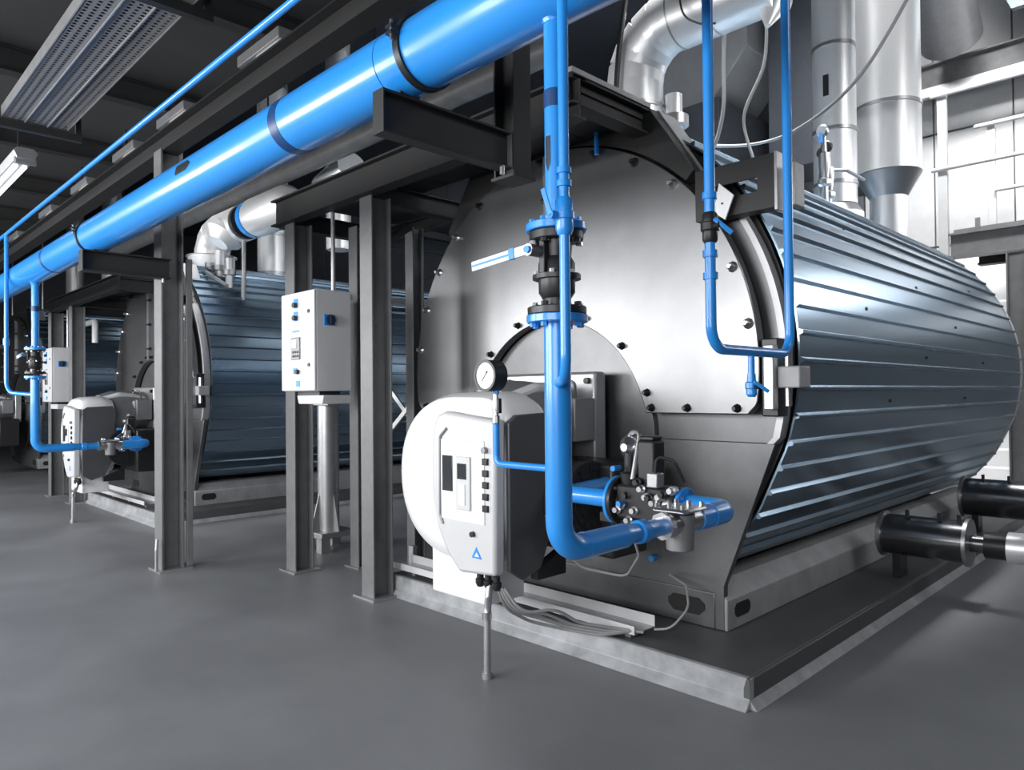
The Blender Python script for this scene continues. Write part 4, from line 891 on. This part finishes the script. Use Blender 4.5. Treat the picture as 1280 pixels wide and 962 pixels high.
# small instrument cluster on the boiler top
T = thing('safety_valve_cluster', (-2.6, 6.6, 3.3), 'cluster of small steel valves and gauge on top of the nearest boiler', 'valve')
for k, (x, y) in enumerate(((-2.62, 6.6), (-2.76, 7.05), (-2.86, 7.2))):
    b = MB().lathe((x, y, 3.25), (x, y, 3.95), [(0, .03), (.2, .03), (.22, .06), (.26, .06), (.28, .035), (.42, .05), (.5, .05), (.52, .025), (.7, .02)], 14).build('valve_body', M_steel, T)
    MB().lathe((x, y-.02, 3.95), (x, y-.06, 3.95), [(0, .055), (.03, .055), (.04, .045)], 16).build('gauge_head' if k == 0 else 'hand_wheel', M_steel if k == 0 else M_iron, T)
MB().cyl((-2.62, 6.53, 3.84), (-2.62, 6.53, 3.92), .018, 10).build('blue_joint', M_blue, T)
MB().tube([(-2.86, 7.2, 3.78), (-2.7, 7.35, 3.78), (-2.7, 7.8, 3.78)], .018, .05, 10).build('link_pipe', M_zinc, T)
T = thing('boiler_top_lever', (-3.2, 4.2, 3.55), 'blue-handled valve on the boiler top beside the platform edge', 'valve')
MB().cyl((-3.22, 4.0+.25, 3.45), (-3.22, 4.25, 3.75), .04, 14).build('valve_stem', M_steel, T)
MB().cyl((-3.5, 4.12, 3.62), (-3.12, 4.12, 3.62), .05, 16).build('blue_pipe', M_blue, T)
MB().tube([(-3.10, 3.86, 3.47), (-3.06, 3.83, 3.44), (-3.03, 3.82, 3.36), (-3.03, 3.82, 3.21)], .016, .04, 10).build('blue_handle', M_blue, T)
MB().cyl((-3.10, 3.88, 3.47), (-3.10, 3.82, 3.49), .032, 12).build('handle_hub', M_blue, T)

# jacketed pipes at the boiler's right rear, low
def low_pipe(y, z, r, x0, x1, label):
    T = thing('jacketed_low_pipe', (x0, y, z-r), label, 'pipe', 'polished jacketed pipes low beside the boiler')
    MB().cyl((x0, y, z), (x1, y, z), r, 36).build('jacket', M_silence, T)
    for x in (x0+.01, x1-.02): MB().cyl((x, y, z), (x+.025, y, z), r+.022, 36).build('end_band', M_alu_d, T)
    for x in (x0+.2, x0+.42, x1-.06): MB().box((x-.012, y-r*.35, z+r*.9), (x+.012, y-r*.2, z+r+.05)).build('latch', M_iron, T)
    MB().cyl((x1, y, z), (x1+.22, y, z), r*.42, 24).build('inner_pipe', M_silence, T)
    MB().cyl((x1+.10, y, z), (x1+.24, y, z), r*.62, 24).build('collar', M_iron, T)
    MB().tube([(x1+.24, y, z), (x1+.36, y, z), (x1+1.0, y+.8, z+.12)], r*.72, .15, 24, 8).build('elbow', M_alu, T)
    MB().box((x0+.1, y-.08, 0.152), (x0+.16, y+.08, z-r+.02)).build('support_foot', M_iron, T)
low_pipe(6.15, .47, .155, -2.03, -1.42, 'nearer polished dark jacketed pipe lying beside the boiler skid')
low_pipe(8.6, .50, .19, -2.05, -1.1, 'farther dark jacketed pipe at the right edge behind the first')

# ================================================================== REPEATS FOR THE NEXT BOILERS
O2 = (PX, PY, 0)
dup(BO, O2, 'second boiler, mostly hidden behind the corridor column, with dark blue cladding')
dup(BO, (2*PX, 2*PY, 0), 'farthest boiler at the left edge behind the second drop pipe')
dup(BU, O2, 'second burner, partly hidden by the corridor column')
dup(BU, (2*PX, 2*PY, 0), 'farthest burner, just visible at the left edge')
dup(CO, O2, 'metal conduit dropping from the second burner to the floor')
dup(CO, (2*PX, 2*PY, 0), 'farthest metal conduit at the left edge')
dup(TR, O2, 'low cable tray in front of the second boiler')
dup(DP, (-7.6, 0, -.02), 'second blue drop pipe at the left, bent towards the second burner')
dup(BV, (-7.6, 0, 0), 'black flanged shut-off valve on the second drop pipe at the left')
dup(GF, (-7.6, 0, -.02), 'gas filter in the pipe run of the second burner')
dup(VT, (-7.6, -.05, -.02), 'gas valve train beside the second burner')
dup(CB, (PX, -.25, -.1), 'distant control cabinet left of the second burner')
dup(F2, (-7.6, -3.23, -.45), 'aluminium flue on the second boiler, seen left of the control cabinet')
# elbow duct of the second boiler
T = thing('jacketed_elbow_duct', (-11.2, 4.4, 3.4), 'bright aluminium elbow duct on the second boiler, seen under the blue header', 'duct', 'aluminium elbow ducts on the boilers')
dx, dy, dz, dr = -10.85, 4.4, 4.02, .25
MB().cyl((dx, dy, 3.34), (dx, dy, 3.68), .33, 32).build('lower_drum', M_alu, T)
MB().cyl((dx, dy, 3.68), (dx, dy, 3.70), .36, 32).build('drum_flange', M_alu_d, T)
pts = [Vector((dx+.38-.38*math.cos(k*PI/8), dy, dz-.38+.38*math.sin(k*PI/8))) for k in range(5)]
MB().cyl((dx, dy, 3.6), pts[0], dr-.01, 32).build('riser', M_alu, T)
for k in range(4): MB().cyl(pts[k]-(pts[k+1]-pts[k])*.08, pts[k+1]+(pts[k+1]-pts[k])*.08, dr-.003*(k % 2), 32).build('elbow_segment', M_alu, T)
MB().cyl(pts[4], (-9.70, dy, dz), dr, 32).build('horizontal_duct', M_alu, T)
MB().lathe((-9.70, dy, dz), (-9.45, dy, dz), [(0, .16), (.02, .24), (.08, .24), (.10, .14), (.25, .14)], 28).build('black_valve_flange', M_iron, T)
MB().lathe((-9.47, dy, dz), (-9.35, dy, dz), [(0, .14), (.01, .255), (.1, .255), (.12, .2)], 28).build('blue_ring', M_blue, T)
MB().lathe((-9.35, dy, dz), (-8.3, dy, dz), [(0, .2), (.04, .26), (.9, .26), (1.05, .18), (1.1, .1)], 32).build('end_jacket', M_alu, T)
MB().lathe((-10.05, dy-.12, dz-.1), (-10.05, dy-.3, dz-.36), [(0, .28), (.08, .27), (.2, .14)], 28).build('drain_cone', M_alu, T)
for k, (x, z0, z1, r) in enumerate(((-10.62, 3.28, 3.72, .07), (-10.3, 3.2, 3.7, .08), (-10.0, 3.1, 3.55, .05))):
    v = MB().cyl((x, dy-.1, z0), (x, dy-.1, z1), r, 18).build('small_stem', M_alu, T)
    MB().lathe((x, dy-.1, z0+.2), (x, dy-.1, z0+.3), [(0, r), (.01, r+.04), (.08, r+.04), (.09, r)], 18).build('stem_flange', M_alu_d, v)
MB().tube([(-9.75, dy, dz-.2), (-9.75, dy, 3.4), (-9.78, dy, 2.95)], .03, .05, 12).build('drain_pipe', M_zinc, T)
MB().tube([(-11.4, dy-.35, 3.42), (-10.2, dy-.35, 3.36), (-9.6, dy-.3, 3.1)], .022, .05, 10).build('handrail_pipe', M_zinc, T)
# flue beyond the header, above the platform
T = thing('overhead_drum', (-8.6, 5.0, 4.1), 'bright short aluminium duct piece directly behind the blue header, above the platform', 'duct')
MB().cyl((-8.55, 5.0, 4.35), (-7.9, 5.0, 4.5), .22, 28).build('drum', M_alu, T)
MB().cyl((-8.25, 5.0, 3.5), (-8.25, 5.0, 9.0), .16, 28).build('upright', M_alu, T)
